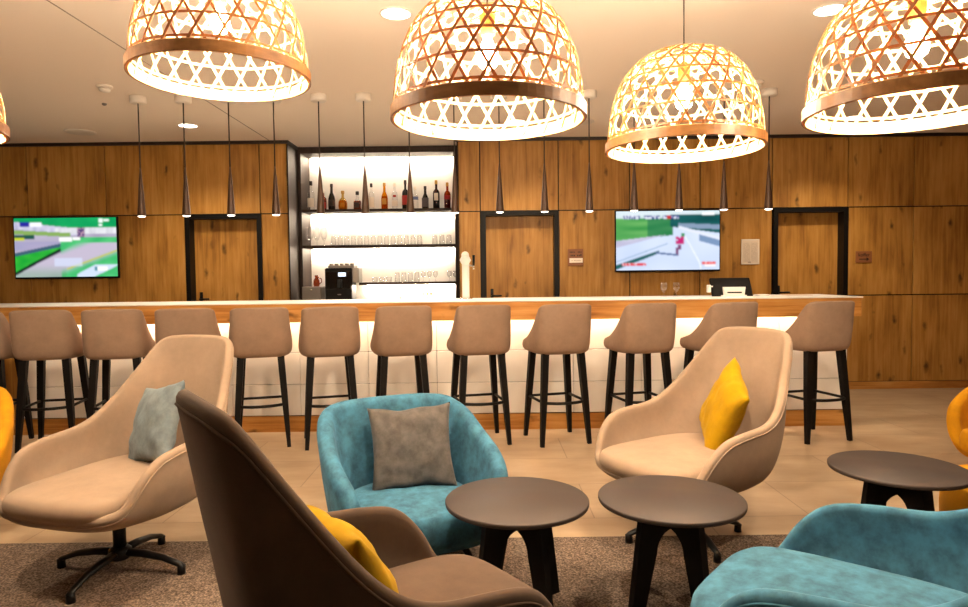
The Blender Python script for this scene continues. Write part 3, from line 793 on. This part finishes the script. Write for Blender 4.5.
# ================================================================== bamboo dome lamps
def build_dome():
    t = thing('bamboo_lamp', 'x', 'pendant lamp', (0, 0, 0), 0, 'woven bamboo dome lamps')
    RR, H = .319, .402
    def prof(q):                      # q 0..1 along the meridian
        a = q * PI / 2
        return RR * (math.cos(a) ** .72) * (1 - .02 * (1 - q)), H * (math.sin(a) ** .9)
    QN = 64; tab = []; s = 0; pr = prof(0)
    for k in range(QN + 1):
        p = prof(k / QN * .93); s += math.hypot(p[0] - pr[0], p[1] - pr[1]); tab.append((s, p[0], p[1])); pr = p
    ST = tab[-1][0]
    def at(s):
        ss = [x[0] for x in tab]
        return float(np.interp(s, ss, [x[1] for x in tab])), float(np.interp(s, ss, [x[2] for x in tab]))
    m = MB(); TH = .0025
    def strip(path, wid, off):        # path: list of (theta, s); ribbon lying on the dome
        vs = []; fs = []
        P = []
        for th, s_ in path:
            r, z = at(s_); P.append((Vector((r * math.cos(th), r * math.sin(th), z)), th, s_))
        for i, (p, th, s_) in enumerate(P):
            a = P[min(i + 1, len(P) - 1)][0] - P[max(i - 1, 0)][0]; a.normalize()
            r0, z0 = at(max(s_ - .01, 0)); r1, z1 = at(min(s_ + .01, ST))
            mer = Vector(((r1 - r0) * math.cos(th), (r1 - r0) * math.sin(th), z1 - z0)).normalized()
            cir = Vector((-math.sin(th), math.cos(th), 0)); n = cir.cross(mer).normalized()
            b = n.cross(a).normalized(); q = p + n * off
            for (du, dn) in ((-1, -1), (1, -1), (1, 1), (-1, 1)): vs.append(tuple(q + b * du * wid / 2 + n * dn * TH / 2))
        for i in range(len(P) - 1):
            for k in range(4):
                k2 = (k + 1) % 4; fs.append((i * 4 + k, i * 4 + k2, i * 4 + 4 + k2, i * 4 + 4 + k))
        m.add(vs, [q for n_, q in enumerate(fs) if n_ % 4 != 2]); o_ = len(m.v) - len(vs)
        for q in fs[2::4]: m.f.append(tuple(i + o_ for i in q)); m.m.append(1); m.s.append(False)
    ND = 22
    for sg in (1, -1):
        for k in range(ND):
            th = 2 * PI * k / ND; path = []; s_ = 0; n = 26
            for i in range(n + 1):
                path.append((th, s_)); r, _ = at(s_)
                ds = (ST - .01) / n; th += sg * ds / (max(r, .16) * math.tan(R(61))); s_ += ds
            strip(path, .0098, .0028 * sg)
    acc, s_, k = 0.0, 0.0, 0                              # rings run halfway between the crossings of the slanted strips
    while s_ < ST - .02:
        r, _ = at(s_); acc += .002 / (max(r, .16) * math.tan(R(61))); s_ += .002
        if acc >= (k + .5) * PI / ND:
            k += 1; strip([(2 * PI * i / 60, s_) for i in range(61)], .0088, 0)
    m.build('woven_shade', [M['bamboo'], M['bamboo_dim_skin']], t)
    b = MB(); b.lathe([(RR + .004, -.012), (RR + .007, -.011), (RR + .007, .026), (RR + .003, .027)], n=72, smooth=False, close=True); b.build('rim_band', M['bamboo_rim'], t)
    b = MB(); b.lathe([(RR - .005, -.012), (RR + .003, -.012), (RR + .002, .030), (RR - .004, .030)], n=72, smooth=False, close=True); b.build('inner_band', M['bamboo'], t)
    r, z = at(ST)
    b = MB(); b.lathe([(r - .004, z - .006), (r + .008, z - .006), (r + .006, z + .004), (r - .004, z + .004)], n=40, close=True); b.build('top_ring', M['bamboo'], t)
    b = MB()
    b.tube([(.13 * math.cos(2 * PI * i / 36), .13 * math.sin(2 * PI * i / 36), .36) for i in range(36)], .003, 6, 0, True, True)
    for k in range(3):
        a = 2 * PI * k / 3; b.tube([(0, 0, .345), (.13 * math.cos(a), .13 * math.sin(a), .36), (.170 * math.cos(a), .170 * math.sin(a), .366)], .0028, 6)
    b.build('wire_carrier', M['brass'], t)
    b = MB(); b.lathe([(.012, .262), (.024, .27), (.026, .33), (.014, .35), (.006, .36)], n=20); b.build('socket', M['brass'], t)
    b = MB(); b.lathe([(.003, .158), (.016, .161), (.029, .172), (.035, .192), (.031, .214), (.021, .238), (.014, .256), (.013, .264)], n=20); b.build('bulb', M['bulb'], t)
    b = MB(); b.cyl((0, 0, .35), (0, 0, CZ - LAMP_Z - .02), .003, n=8); b.build('cord', M['cord'], t)
    b = MB(); b.lathe([(.03, CZ - LAMP_Z - .03), (.055, CZ - LAMP_Z - .024), (.055, CZ - LAMP_Z)], n=24); b.build('ceiling_rose', M['white_plastic'], t)
    return t
LAMP_Z = 1.880
lm0 = build_dome()
LAMPS = [(.85, 2.80, 0, 'woven bamboo dome lamp hanging lowest, above the cyclist screen', 0.3),
         (.022, 2.23, 0, 'big woven bamboo dome lamp hanging above the beer tap and blue chair', 0.0),
         (-.98, 2.52, .235, 'woven bamboo dome lamp cut by the top edge, above the left cream chair', 0.7),
         (1.37, 2.10, -.02, 'woven bamboo dome lamp cut by the right edge of the picture', 1.1),
         (-1.99, 2.24, 0, 'woven bamboo dome lamp of which only a rim edge shows at far left', 1.6)]
for k, (x, y, dz, lab, rz) in enumerate(LAMPS):
    o = lm0 if k == 0 else copy_tree(lm0)
    o.location = (x, y, LAMP_Z + dz); o.rotation_euler = (0, 0, rz); o['label'] = lab
    if dz:                                                 # shorter cord for the lamp that hangs higher
        for ch in [c_ for c_ in bpy.data.objects if c_.parent == o]:
            if ch.name.startswith('cord'): ch.scale.z = (CZ - LAMP_Z - .02 - dz) / (CZ - LAMP_Z - .02)
            if ch.name.startswith('ceiling_rose'): ch.location.z = -dz

# ================================================================== ceiling fittings
def downlight(x, y, label, r=.085, watt=None):
    t = thing('recessed_downlight', label, 'ceiling light', (x, y, CZ), 0, 'recessed ceiling downlights')
    m = MB(); m.lathe([(r, 0), (r + .012, 0), (r + .012, -.006), (r, -.008)], n=32, close=True); m.build('trim_ring', M['white_plastic'], t)
    m = MB(); m.lathe([(r, -.001), (r, -.004)], n=32); m.build('diffuser', M['lamp_face'], t)
    L = bpy.data.lights.new('downlight_lamp', 'SPOT'); L.energy = DOWN_W if watt is None else watt; L.color = WARM
    L.spot_size = R(125); L.spot_blend = .8; L.shadow_soft_size = .09
    o = bpy.data.objects.new('downlight_lamp', L); COL.objects.link(o); o.location = (0, 0, -.02); o.parent = t
downlight(-.50, 3.95, 'round ceiling downlight left of the big middle bamboo lamp')
downlight(-2.97, 6.72, 'round ceiling downlight near the oak wall, above the left door')
downlight(2.07, 3.97, 'round ceiling downlight behind the right bamboo lamp')
for x, y, lb in ((.35, 6.72, 'round ceiling downlight near the oak wall, above the middle door'),
                 (3.75, 6.72, 'round ceiling downlight near the oak wall, above the right door')):
    downlight(x, y, lb)
for x, y, lb in ((-3.1, 3.8, 'added fill downlight out of view, beyond the left bamboo lamps'), (4.4, 3.83, 'added fill downlight out of view, beyond the right bamboo lamp')):
    downlight(x, y, lb)  # unseen fixtures added at both sides to fill the room with light

def detector(x, y, label):
    t = thing('smoke_detector', label, 'smoke detector', (x, y, CZ), 0, 'smoke detectors on the ceiling')
    m = MB(); m.lathe([(.06, 0), (.06, -.014), (.045, -.018)], n=24); m.build('base', M['white_plastic'], t)
    m = MB(); m.lathe([(.03, -.018), (.042, -.026), (.040, -.042), (.02, -.05)], n=24); m.build('sensor_head', M['white_plastic'], t)
detector(-3.02, 5.34, 'white smoke detector on the ceiling at the left')
detector(2.24, 5.43, 'white smoke detector on the ceiling beside the lowest bamboo lamp')
def speaker(x, y, r, label):
    m = MB(); m.lathe([(r, 0), (r, -.006), (r * .9, -.012), (r * .2, -.013)], n=32)
    tag(m.build('ceiling_speaker', M['white_plastic'], None, (x, y, CZ)), label, 'speaker', 'flat speakers in the ceiling')
speaker(-4.20, 6.95, .15, 'flat round ceiling speaker near the wall above the left screen')
speaker(1.03, 6.75, .11, 'flat round ceiling speaker near the wall between the two middle lamps')
speaker(-2.02, 3.62, .10, 'flat round ceiling speaker beside the left bamboo lamp')
m = MB(); m.lathe([(.02, 0), (.02, -.012), (.008, -.02)], n=14); tag(m.build('sprinkler_head', M['steel'], None, (-3.32, 5.86, CZ)), 'small metal sprinkler head left of the first cone pendant', 'sprinkler')

# ================================================================== screens
def sstep(a, b, x):
    t = min(1, max(0, (x - a) / (b - a))); return t * t * (3 - 2 * t)
def mixc(a, b, t): return tuple(a[i] * (1 - t) + b[i] * t for i in range(3))
def nz(x, y, s=0): return noise.noise(Vector((x, y, s)))
def inrect(u, v, a, b, c, d): return a <= u <= b and c <= v <= d
def pic_race(u, v):            # u right, v down, 0..1
    c = (120, 118, 150)
    g = (50, 170, 95)
    n = nz(u * 7, v * 5, 1)
    c = mixc((150, 140, 165), (190, 185, 205), .5 + .5 * n)
    if v < .16 + .02 * u: c = mixc((10, 140, 80), (30, 170, 95), .5 + .5 * n)
    lv = .06 + .20 * u
    if .0 < v - lv + .0 < .12 and u < .62: c = mixc((225, 222, 240), (160, 160, 190), .5 + .5 * nz(u * 22, v * 6, 4))
    if u > .4 and .17 < v < .27: c = mixc((235, 235, 240), (190, 190, 200), .5 + .5 * nz(u * 30, v * 5, 3))
    if u < .55 and .2 < v - .1 * u < .27: c = (130, 165, 90)
    if u < .2 and .28 < v < .36: c = (30, 80, 70)
    if u < .1 and .33 < v < .38: c = (190, 200, 40)
    if u < .45 and .40 < v < .55 - .12 * u: c = mixc((170, 160, 190), (150, 150, 185), .5 + .5 * n)
    edge = .92 - .95 * u + .12 * u * u
    if v > .62 - .35 * u and v < edge and u < .62: c = mixc((20, 150, 50), (70, 190, 60), .5 + .5 * nz(u * 9, v * 9, 6))
    if abs(v - (.62 - .35 * u)) < .03 and u < .62: c = (60, 90, 110)
    if abs(v - (edge + .03)) < .035 and u < .6: c = (15, 35, 30)
    if u > .45 and v > .33: c = mixc((40, 165, 90), (100, 200, 130), .5 + .5 * nz(u * 8, v * 8, 2))
    d = (u - .72) * .6 + (v - .45)
    if v > edge + .05 and v > .42:
        k = abs((v - .72) + .62 * (u - .5)); c = mixc((190, 180, 200), c, sstep(.10, .26, k))
        if u < .5: c = mixc(c, (80, 150, 90), .35 * sstep(.75, 1, v))
        if abs(v - (1.18 - .62 * u)) < .012 and u > .5: c = (190, 190, 60)
        if .38 < u < .66 and .68 < v < .82: c = mixc(c, (205, 215, 240), .7)
        if u > .6 and v > .80 and v > 1.5 - .9 * u + .0 and v < 1.62 - .8 * u: c = (200, 215, 235)
    if inrect(u, v, .62, .69, .17, .33): c = (60, 50, 110) if nz(u * 60, v * 40) > -.1 else (190, 150, 170)
    if inrect(u, v, .44, .56, .33, .40) or inrect(u, v, .57, .64, .33, .38): c = (245, 245, 245)
    if inrect(u, v, .06, .15, .06, .14): c = (40, 40, 150)
    if inrect(u, v, .16, .27, .07, .14): c = (240, 240, 250)
    if inrect(u, v, .83, .87, .02, .09) or inrect(u, v, .88, .93, .03, .06) or inrect(u, v, .83, .86, .11, .15): c = (235, 245, 240)
    if inrect(u, v, .80, .90, .83, .90) : c = (245, 245, 245)
    if inrect(u, v, .78, .80, .83, .90) : c = (60, 130, 150)
    return c
def pic_cyclist(u, v):
    n = nz(u * 4, v * 14, 1)
    c = mixc((190, 205, 235), (215, 225, 245), .5 + .5 * nz(u * 3, v * 3, 8))
    hz = .50 - .35 * (u - .0) if u < .55 else .30
    if v < .16: c = mixc((225, 230, 240), (190, 215, 215), .5 + .5 * n)
    if u < .55 and .12 < v < .52 - .20 * u:
        c = mixc((40, 130, 60), (130, 190, 110), .5 + .5 * nz(u * 3 + v, v * 12, 2))
        if u > .3: c = mixc(c, (20, 95, 70), .5)
    rr = .24 + .50 * (u - .58)
    if u > .52 and .06 < v < .14 + .25 * (u - .5) + .12 and v < rr + .12: c = mixc((10, 60, 60), (40, 110, 110), .5 + .5 * nz(u * 4, v * 10, 3))
    if u > .6 and abs(v - (.20 + .08 * u)) < .04: c = (130, 150, 175)
    if u > .56 and 0 < v - rr < .05 and u > .6: c = (220, 225, 240)
    if u > .8 and rr + .05 < v < rr + .16: c = (120, 145, 180)
    if u < .5 and .50 - .2 * u < v < .62 - .45 * u: c = mixc((170, 165, 195), (200, 200, 220), .5 + .5 * n)
    e = .95 - .62 * u
    if u < .42 and abs(v - e) < .035 - .04 * u + .005: c = (30, 90, 90)
    if u < .5 and abs(v - e + .09) < .008: c = (140, 165, 190)
    if abs(u - (.70 + .12 * sstep(.45, 1, v) * 1.0 - .06 * (1 - sstep(.3, .6, v)))) < .006 and v > .35: c = (235, 240, 250)
    if inrect(u, v, .575, .655, .44, .56) and nz(u * 40, v * 30, 5) > -.35: c = (190, 40, 110)
    if inrect(u, v, .63, .66, .38, .44): c = (60, 140, 90)
    if inrect(u, v, .60, .63, .57, .66) or inrect(u, v, .575, .60, .62, .76): c = (120, 70, 110)
    if abs(v - .73 - .2 * (u - .5)) < .016 and .38 < u < .6: c = (90, 110, 150)
    for a, b in ((.07, .23), (.27, .42), (.45, .61)):
        if inrect(u, v, a, b, .07, .13): c = (50, 60, 130) if nz(u * 70, v * 20, 7) > 0 else (220, 225, 240)
    if inrect(u, v, .49, .53, .07, .13): c = (190, 40, 50)
    if inrect(u, v, .83, .95, .03, .07): c = (245, 250, 250)
    if inrect(u, v, .06, .29, .88, .93): c = (215, 60, 70) if nz(u * 80, v * 20, 9) > -.2 else (235, 200, 210)
    if inrect(u, v, .83, .96, .87, .91): c = (225, 80, 80) if nz(u * 80, v * 20, 9) > -.2 else (240, 200, 200)
    if inrect(u, v, .86, .96, .91, .95): c = (248, 240, 245)
    return c
def screen_mat(name):
    m = bpy.data.materials.new(name); m.use_nodes = True; nt = m.node_tree; nt.nodes.clear()
    a = N(nt, 'ShaderNodeVertexColor'); a.layer_name = 'picture'
    e = N(nt, 'ShaderNodeEmission'); e.inputs[1].default_value = 0.58; o = N(nt, 'ShaderNodeOutputMaterial')
    nt.links.new(a.outputs[0], e.inputs[0]); nt.links.new(e.outputs[0], o.inputs[0]); return m
M['screen'] = screen_mat('screen_picture')
def television(x0, x1, z0, z1, fn, label):
    t = thing('television', label, 'television', ((x0 + x1) / 2, WY, (z0 + z1) / 2), 0, 'wall televisions')
    W, H = x1 - x0, z1 - z0
    m = MB(); m.box((0, -.045, 0), (W, .035, H), 0, .004); m.build('housing', M['black'], t)
    m = MB(); m.box((0, -.014, 0), (.4, .028, .3)); m.build('wall_mount', M['black_metal'], t)
    nx, ny = 150, 86; w2, h2 = W - .022, H - .03; vs = []; cols = []
    for j in range(ny + 1):
        for i in range(nx + 1):
            u, v = i / nx, j / ny; vs.append((-w2 / 2 + u * w2, -.0632, h2 / 2 - v * h2 + .004)); cols.append(lin(fn(u, v)))
    A = np.array(cols).reshape(ny + 1, nx + 1, 4)
    for _ in range(3):                                    # soft broadcast picture
        Pd = np.pad(A, ((1, 1), (1, 1), (0, 0)), mode='edge')
        A = (Pd[:-2, 1:-1] + Pd[2:, 1:-1] + Pd[1:-1, :-2] + Pd[1:-1, 2:] + 2 * A) / 6
    cols = A.ravel().tolist()
    fs = [(j * (nx + 1) + i, (j + 1) * (nx + 1) + i, (j + 1) * (nx + 1) + i + 1, j * (nx + 1) + i + 1) for j in range(ny) for i in range(nx)]
    m = MB(); m.add(vs, fs); o = m.build('display_panel', M['screen'], t)
    ca = o.data.color_attributes.new('picture', 'FLOAT_COLOR', 'POINT'); ca.data.foreach_set('color', cols)
television(-5.305, -4.13, 1.375, 2.07, pic_race, 'wall television at the left showing a green race track')
television(1.49, 2.68, 1.375, 2.07, pic_cyclist, 'wall television showing a cyclist in pink on a road')

# signs
def sign(px, py, w_, h_, name, label, cat, mat):
    x = (px - 484) / 658 * WY; z = 1.35 + (275.5 - .0115 * (px - 484) - py) / 658 * WY
    t = thing(name, label, cat, (x, WY, z)); m = MB(); m.box((0, -.006, 0), (w_, .010, h_), 0, .002); m.build('plate', mat, t); return t
def glyphs(m, x0, x1, z, h, n, mi=0, y=-.0125, seed=1):
    rnd = random.Random(seed); step = (x1 - x0) / n
    for k in range(n):
        if rnd.random() < .12: continue
        hh = h * rnd.choice((.65, .65, 1)); m.box((x0 + (k + .5) * step, y, z + hh / 2), (step * .62, .002, hh), mi)
sg = sign(575.8, 257, .175, .19, 'staff_sign', 'small brown sign with white name strip beside the middle door', 'sign', M['plaque'])
m = MB(); glyphs(m, -.07, .07, .052, .022, 9); glyphs(m, -.06, .07, .012, .026, 7, seed=4); m.build('lettering', M['ink'], sg)
m = MB(); m.box((.005, -.013, -.035), (.15, .004, .052)); m.build('name_strip', M['label_white'], sg)
m = MB(); glyphs(m, -.05, .06, -.042, .012, 12, 0, -.0155, 6); m.build('strip_lettering', M['ink_soft'], sg)
sg = sign(863.2, 256.5, .185, .13, 'luggage_sign', 'small brown lettered sign right of the right door', 'sign', M['plaque'])
cu = bpy.data.curves.new('lettering', 'FONT'); cu.body = 'koffer'; cu.size = .055; cu.align_x = 'CENTER'; cu.extrude = .001
tmp = bpy.data.objects.new('lettering', cu); me = bpy.data.meshes.new_from_object(tmp); bpy.data.objects.remove(tmp)
to = bpy.data.objects.new('lettering', me); COL.objects.link(to); to.parent = sg; to.rotation_euler = (PI / 2, 0, 0); to.location = (0, -.0125, .005); me.materials.append(M['ink'])
m = MB(); m.box((-.01, -.0125, -.026), (.09, .002, .010)); m.prism([(.03, -.046), (.06, -.026), (.03, -.006)], -.0135, -.0115); m.build('arrow', M['ink'], sg)
sg = sign(750, 251.5, .205, .285, 'notice_sheet', 'framed white printed notice on the oak wall beside the right door', 'notice', M['white_plastic'])
m = MB(); m.box((0, -.0122, 0), (.185, .0024, .265)); m.build('sheet', M['paper'], sg)
m = MB()
for k in range(18): glyphs(m, -.08, -.005, .095 - k * .012, .006, 14, 0, -.0142, k); glyphs(m, .005, .08, .095 - k * .012, .006, 14, 0, -.0142, 40 + k)
m.build('print', M['ink_soft'], sg)
m = MB(); glyphs(m, -.03, .03, -.122, .010, 5, 0, -.0142, 3); m.build('footer_print', M['ink'], sg)

# ================================================================== lounge seating
LOUNGE = dict(
    rim=[(0, .445, .372), (.15, .440, .372), (.255, .415, .376), (.322, .370, .402), (.352, .320, .490), (.370, .235, .568), (.376, .10, .594), (.368, -.06, .610), (.345, -.19, .678), (.285, -.33, .840), (.238, -.425, .965), (.195, -.468, 1.012), (.10, -.484, 1.024), (0, -.487, 1.026)],
    mid=[(0, .420, .342), (.14, .415, .342), (.24, .390, .347), (.312, .345, .370), (.345, .275, .405), (.362, .19, .440), (.370, .06, .462), (.362, -.08, .482), (.335, -.20, .525), (.268, -.310, .610), (.212, -.380, .670), (.165, -.408, .692), (.08, -.420, .698), (0, -.422, .700)],
    low=[(0, .345, .320), (.11, .340, .320), (.200, .315, .320), (.255, .265, .324), (.285, .205, .328), (.304, .13, .332), (.314, .02, .340), (.305, -.10, .350), (.276, -.19, .366), (.228, -.27, .392), (.180, -.322, .408), (.135, -.340, .414), (.068, -.352, .416), (0, -.353, .417)])
LOUNGE['bot'] = [(x * .62, y * .62 - .005, .306) for x, y, z in LOUNGE['low']]
def build_lounge(name, mat, label, group=None):
    t = thing(name, label, 'armchair', (0, 0, 0), 0, group)
    mb, pipe = bowl([LOUNGE['bot'], LOUNGE['low'], LOUNGE['mid'], LOUNGE['rim']], .042, 6, 6)
    shell = mb.build('seat_shell', mat, t)
    p = MB(); p.tube([tuple(q) for q in pipe], .0042, 6, 0, True, True); p.build('piping', mat, shell)
    puff([(0, .485), (.17, .475), (.262, .42), (.298, .29), (.308, .10), (.298, -.08), (.258, -.22), (.17, -.30), (0, -.33), (-.17, -.30), (-.258, -.22), (-.298, -.08), (-.308, .10), (-.298, .29), (-.262, .42), (-.17, .475)], .355, .455, .020, .55).build('seat_cushion', mat, t)
    m = MB(); m.cyl((0, 0, .095), (0, 0, .30), .028, .028, 18); m.lathe([(.06, .285), (.11, .30), (.02, .312)], n=20); m.build('column', M['black_metal'], t, (0, .08, 0))
    st = MB(); st.lathe([(.036, .055), (.05, .065), (.05, .10), (.034, .115)], n=20); st.build('hub', M['black_metal'], t, (0, .08, 0))
    for k in range(4):
        a = k * PI / 2; ca, sa = math.cos(a), math.sin(a)
        m = MB(); m.tube([(ca * r_, sa * r_, z_) for r_, z_ in ((.03, .088), (.12, .085), (.22, .070), (.30, .042), (.318, .030))], [.024, .022, .019, .016, .014], 10, 0, True, False, .75)
        leg = m.build('base_arm', M['black_metal'], t, (0, .08, 0))
        m = MB(); m.cyl((ca * .305, sa * .305, .0), (ca * .305, sa * .305, .040), .019, .017, 12); m.build('glide', M['black'], leg)
    return t
def face(o, x, y, ang): o.location = (x, y, .0); o.rotation_euler = (0, 0, R(ang) - PI / 2)

cL = build_lounge('swivel_armchair', M['beige'], 'cream high-backed swivel armchair at left with blue-grey cushion', 'high-backed swivel armchairs')
def star(o, world_deg):                                    # swivel base turned on its own
    for ch in [c_ for c_ in bpy.data.objects if c_.parent == o and c_.name.startswith('base_arm')]: ch.rotation_euler.z = R(world_deg) - o.rotation_euler.z
face(cL, -1.68, 3.08, -106); star(cL, -8)
def recolor(o, mat):
    for ch in [c_ for c_ in bpy.data.objects if c_.parent == o]:
        if ch.name.split('.')[0] in ('seat_shell', 'seat_cushion', 'piping'):
            ch.data = ch.data.copy(); ch.data.materials[0] = mat
        recolor(ch, mat)
cR = copy_tree(cL); cR['label'] = 'cream high-backed swivel armchair at right with bright yellow cushion'; face(cR, 1.08, 3.36, -148); star(cR, 12)
cT = copy_tree(cL); cT['label'] = 'taupe high-backed swivel armchair in the foreground seen from behind'; recolor(cT, M['taupe']); face(cT, -.265, 1.65, 36); cT.scale = (.90, .90, 1.05)
cB = copy_tree(cL); cB['label'] = 'blue velvet swivel armchair cut off at the lower right corner'; recolor(cB, M['blue']); face(cB, 1.06, 1.68, 140)

TUB = dict(
    rim=[(0, .36, .22), (.17, .36, .22), (.30, .355, .235), (.375, .33, .34), (.410, .27, .445), (.435, .13, .520), (.432, -.03, .585), (.415, -.18, .665), (.365, -.310, .715), (.26, -.375, .730), (.13, -.395, .733), (0, -.400, .733)],
    mid=[(0, .35, .20), (.16, .35, .20), (.28, .345, .205), (.360, .31, .27), (.405, .24, .33), (.420, .11, .38), (.415, -.03, .42), (.385, -.17, .46), (.320, -.28, .48), (.22, -.340, .49), (.11, -.358, .49), (0, -.362, .49)],
    low=[(0, .32, .17), (.15, .32, .17), (.25, .315, .175), (.33, .27, .185), (.365, .19, .19), (.375, .08, .195), (.365, -.05, .20), (.335, -.17, .205), (.27, -.26, .21), (.18, -.305, .21), (.09, -.32, .21), (0, -.324, .21)])
TUB['bot'] = [(x * .75, y * .75, .155) for x, y, z in TUB['low']]
def build_tub(mat, label, group):
    t = thing('tub_armchair', label, 'armchair', (0, 0, 0), 0, group)
    mb, pipe = bowl([TUB['bot'], TUB['low'], TUB['mid'], TUB['rim']], .090, 6, 5)
    mb.build('tub_shell', mat, t)
    puff([(0, .425), (.18, .42), (.285, .395), (.325, .30), (.34, .11), (.335, -.08), (.28, -.21), (.16, -.285), (0, -.31), (-.16, -.285), (-.28, -.21), (-.335, -.08), (-.34, .11), (-.325, .30), (-.285, .395), (-.18, .42)], .17, .335, .02, .22).build('seat_cushion', mat, t)
    m = MB(); m.box((0, 0.0, .125), (.50, .48, .05), 0, .01); m.build('base_frame', M['black_wood'], t)
    for sx_, sy_ in ((-1, -1), (1, -1), (1, 1), (-1, 1)):
        m = MB(); m.tube([(sx_ * .21, sy_ * .20, .12), (sx_ * .26, sy_ * .25, 0)], [.022, .014], 10); m.build('leg', M['black_wood'], t)
    return t
tb = build_tub(M['blue'], 'low blue velvet tub armchair with grey cushion', 'low tub armchairs'); face(tb, -.365, 3.12, -64); tb.scale = (.88, .90, .93)
def recolor_tub(o, mat):
    for ch in [c_ for c_ in bpy.data.objects if c_.parent == o]:
        if ch.name.split('.')[0] in ('tub_shell', 'seat_cushion'): ch.data = ch.data.copy(); ch.data.materials[0] = mat
ty = copy_tree(tb); recolor_tub(ty, M['yellow']); ty['label'] = 'mustard yellow tub armchair cut off by the left edge'; face(ty, -3.13, 3.62, -60)
t2 = copy_tree(ty); t2['label'] = 'mustard yellow tub armchair at right in front of the oak wall'; face(t2, 3.52, 4.15, 200)
pf = thing('round_pouf', 'mustard yellow round pouf just behind the far right table', 'pouf', (2.54, 3.12, .004))
m = MB(); m.lathe([(.20, .03), (.27, .034), (.295, .06), (.30, .18), (.295, .30), (.265, .338), (.15, .348), (.01, .350)], n=48); m.build('body', M['yellow'], pf)
m = MB(); m.lathe([(.22, 0), (.22, .032)], n=40); m.build('plinth', M['black_wood'], pf)

def cushion(name, w_, h_, t_, mat, label, chair, loc, rx, rz, ry=0, seed=0):
    o = pillow(w_, h_, t_, seed).build(name, mat)
    tag(o, label, 'cushion', 'scatter cushions on the armchairs')
    cm_ = Matrix.Translation(chair.location) @ chair.rotation_euler.to_matrix().to_4x4()
    o.matrix_world = cm_ @ Matrix.Translation(loc) @ Matrix.Rotation(R(rz), 4, 'Z') @ Matrix.Rotation(R(rx), 4, 'X') @ Matrix.Rotation(R(ry), 4, 'Y')
    return o
cushion('scatter_cushion', .40, .40, .13, M['blue_grey'], 'blue-grey velvet cushion on the left cream armchair', cL, (-.03, -.13, .645), 20, -26, 12, 1)
cushion('scatter_cushion', .42, .42, .15, M['yellow_cushion'], 'bright yellow cushion on the right cream armchair', cR, (-.08, -.12, .65), 20, -36, -22, 5)
cushion('scatter_cushion', .42, .42, .13, M['grey_cushion'], 'square grey velvet cushion on the blue tub armchair', tb, (-.05, -.105, .505), 20, -16, 2, 9)
cushion('scatter_cushion', .40, .38, .15, M['yellow_cushion'], 'yellow cushion inside the taupe foreground armchair', cT, (.05, -.13, .635), 24, 6, 0, 13)

# ================================================================== round tables
def build_table():
    t = thing('side_table', 'x', 'table', (0, 0, 0), 0, 'round dark side tables')
    r = .29; zt = .445
    m = MB(); m.lathe([(r - .012, zt - .022), (r - .002, zt - .019), (r, zt - .012), (r, zt - .004), (r - .004, zt)], n=72); m.build('tabletop', M['table_top'], t)
    H = zt - .0222
    def panel(notch):
        out = [(-.215, 0), (-.150, 0)]
        for k in range(0, 13):
            a = PI * k / 12; out.append((-.085 * math.cos(a), .235 + .085 * math.sin(a)))
        out += [(.150, 0), (.215, 0), (.155, H), (-.155, H)]
        return out
    p = MB(); p.prism(panel(0), -.014, .014); recalc(p.build('leg_panel', M['black_wood'], t))
    rot = Matrix.Rotation(PI / 2, 4, 'Z')
    for sgn in (-1, 1):                                   # the crossing panel, in two halves
        poly = [(.0145, H), (.155, H), (.215, 0), (.150, 0)] + [(.085 * math.cos(PI / 2 * k / 6), .235 + .085 * math.sin(PI / 2 * k / 6)) for k in range(0, 7)]
        poly[-1] = (.0145, .32)
        p = MB(); p.prism([(sgn * x, z) for x, z in poly], -.014, .014, 0, rot); recalc(p.build('leg_panel', M['black_wood'], t))
    return t
tA = build_table(); tA.location = (.124, 2.63, .004); tA.rotation_euler = (0, 0, R(35)); tA['label'] = 'round dark side table in front of the blue tub armchair'
tB = copy_tree(tA); tB.location = (.747, 2.63, .004); tB.rotation_euler = (0, 0, R(28)); tB['label'] = 'round dark side table in front of the right cream armchair'
tC = copy_tree(tA); tC.location = (1.90, 3.0, .004); tC.rotation_euler = (0, 0, R(8)); tC['label'] = 'round dark side table at the far right near the yellow chairs'
# chairs on the carpet stand on its pile
for o in (cL, cR, cT, cB): o.location.z = .004
tb.location.z = .002
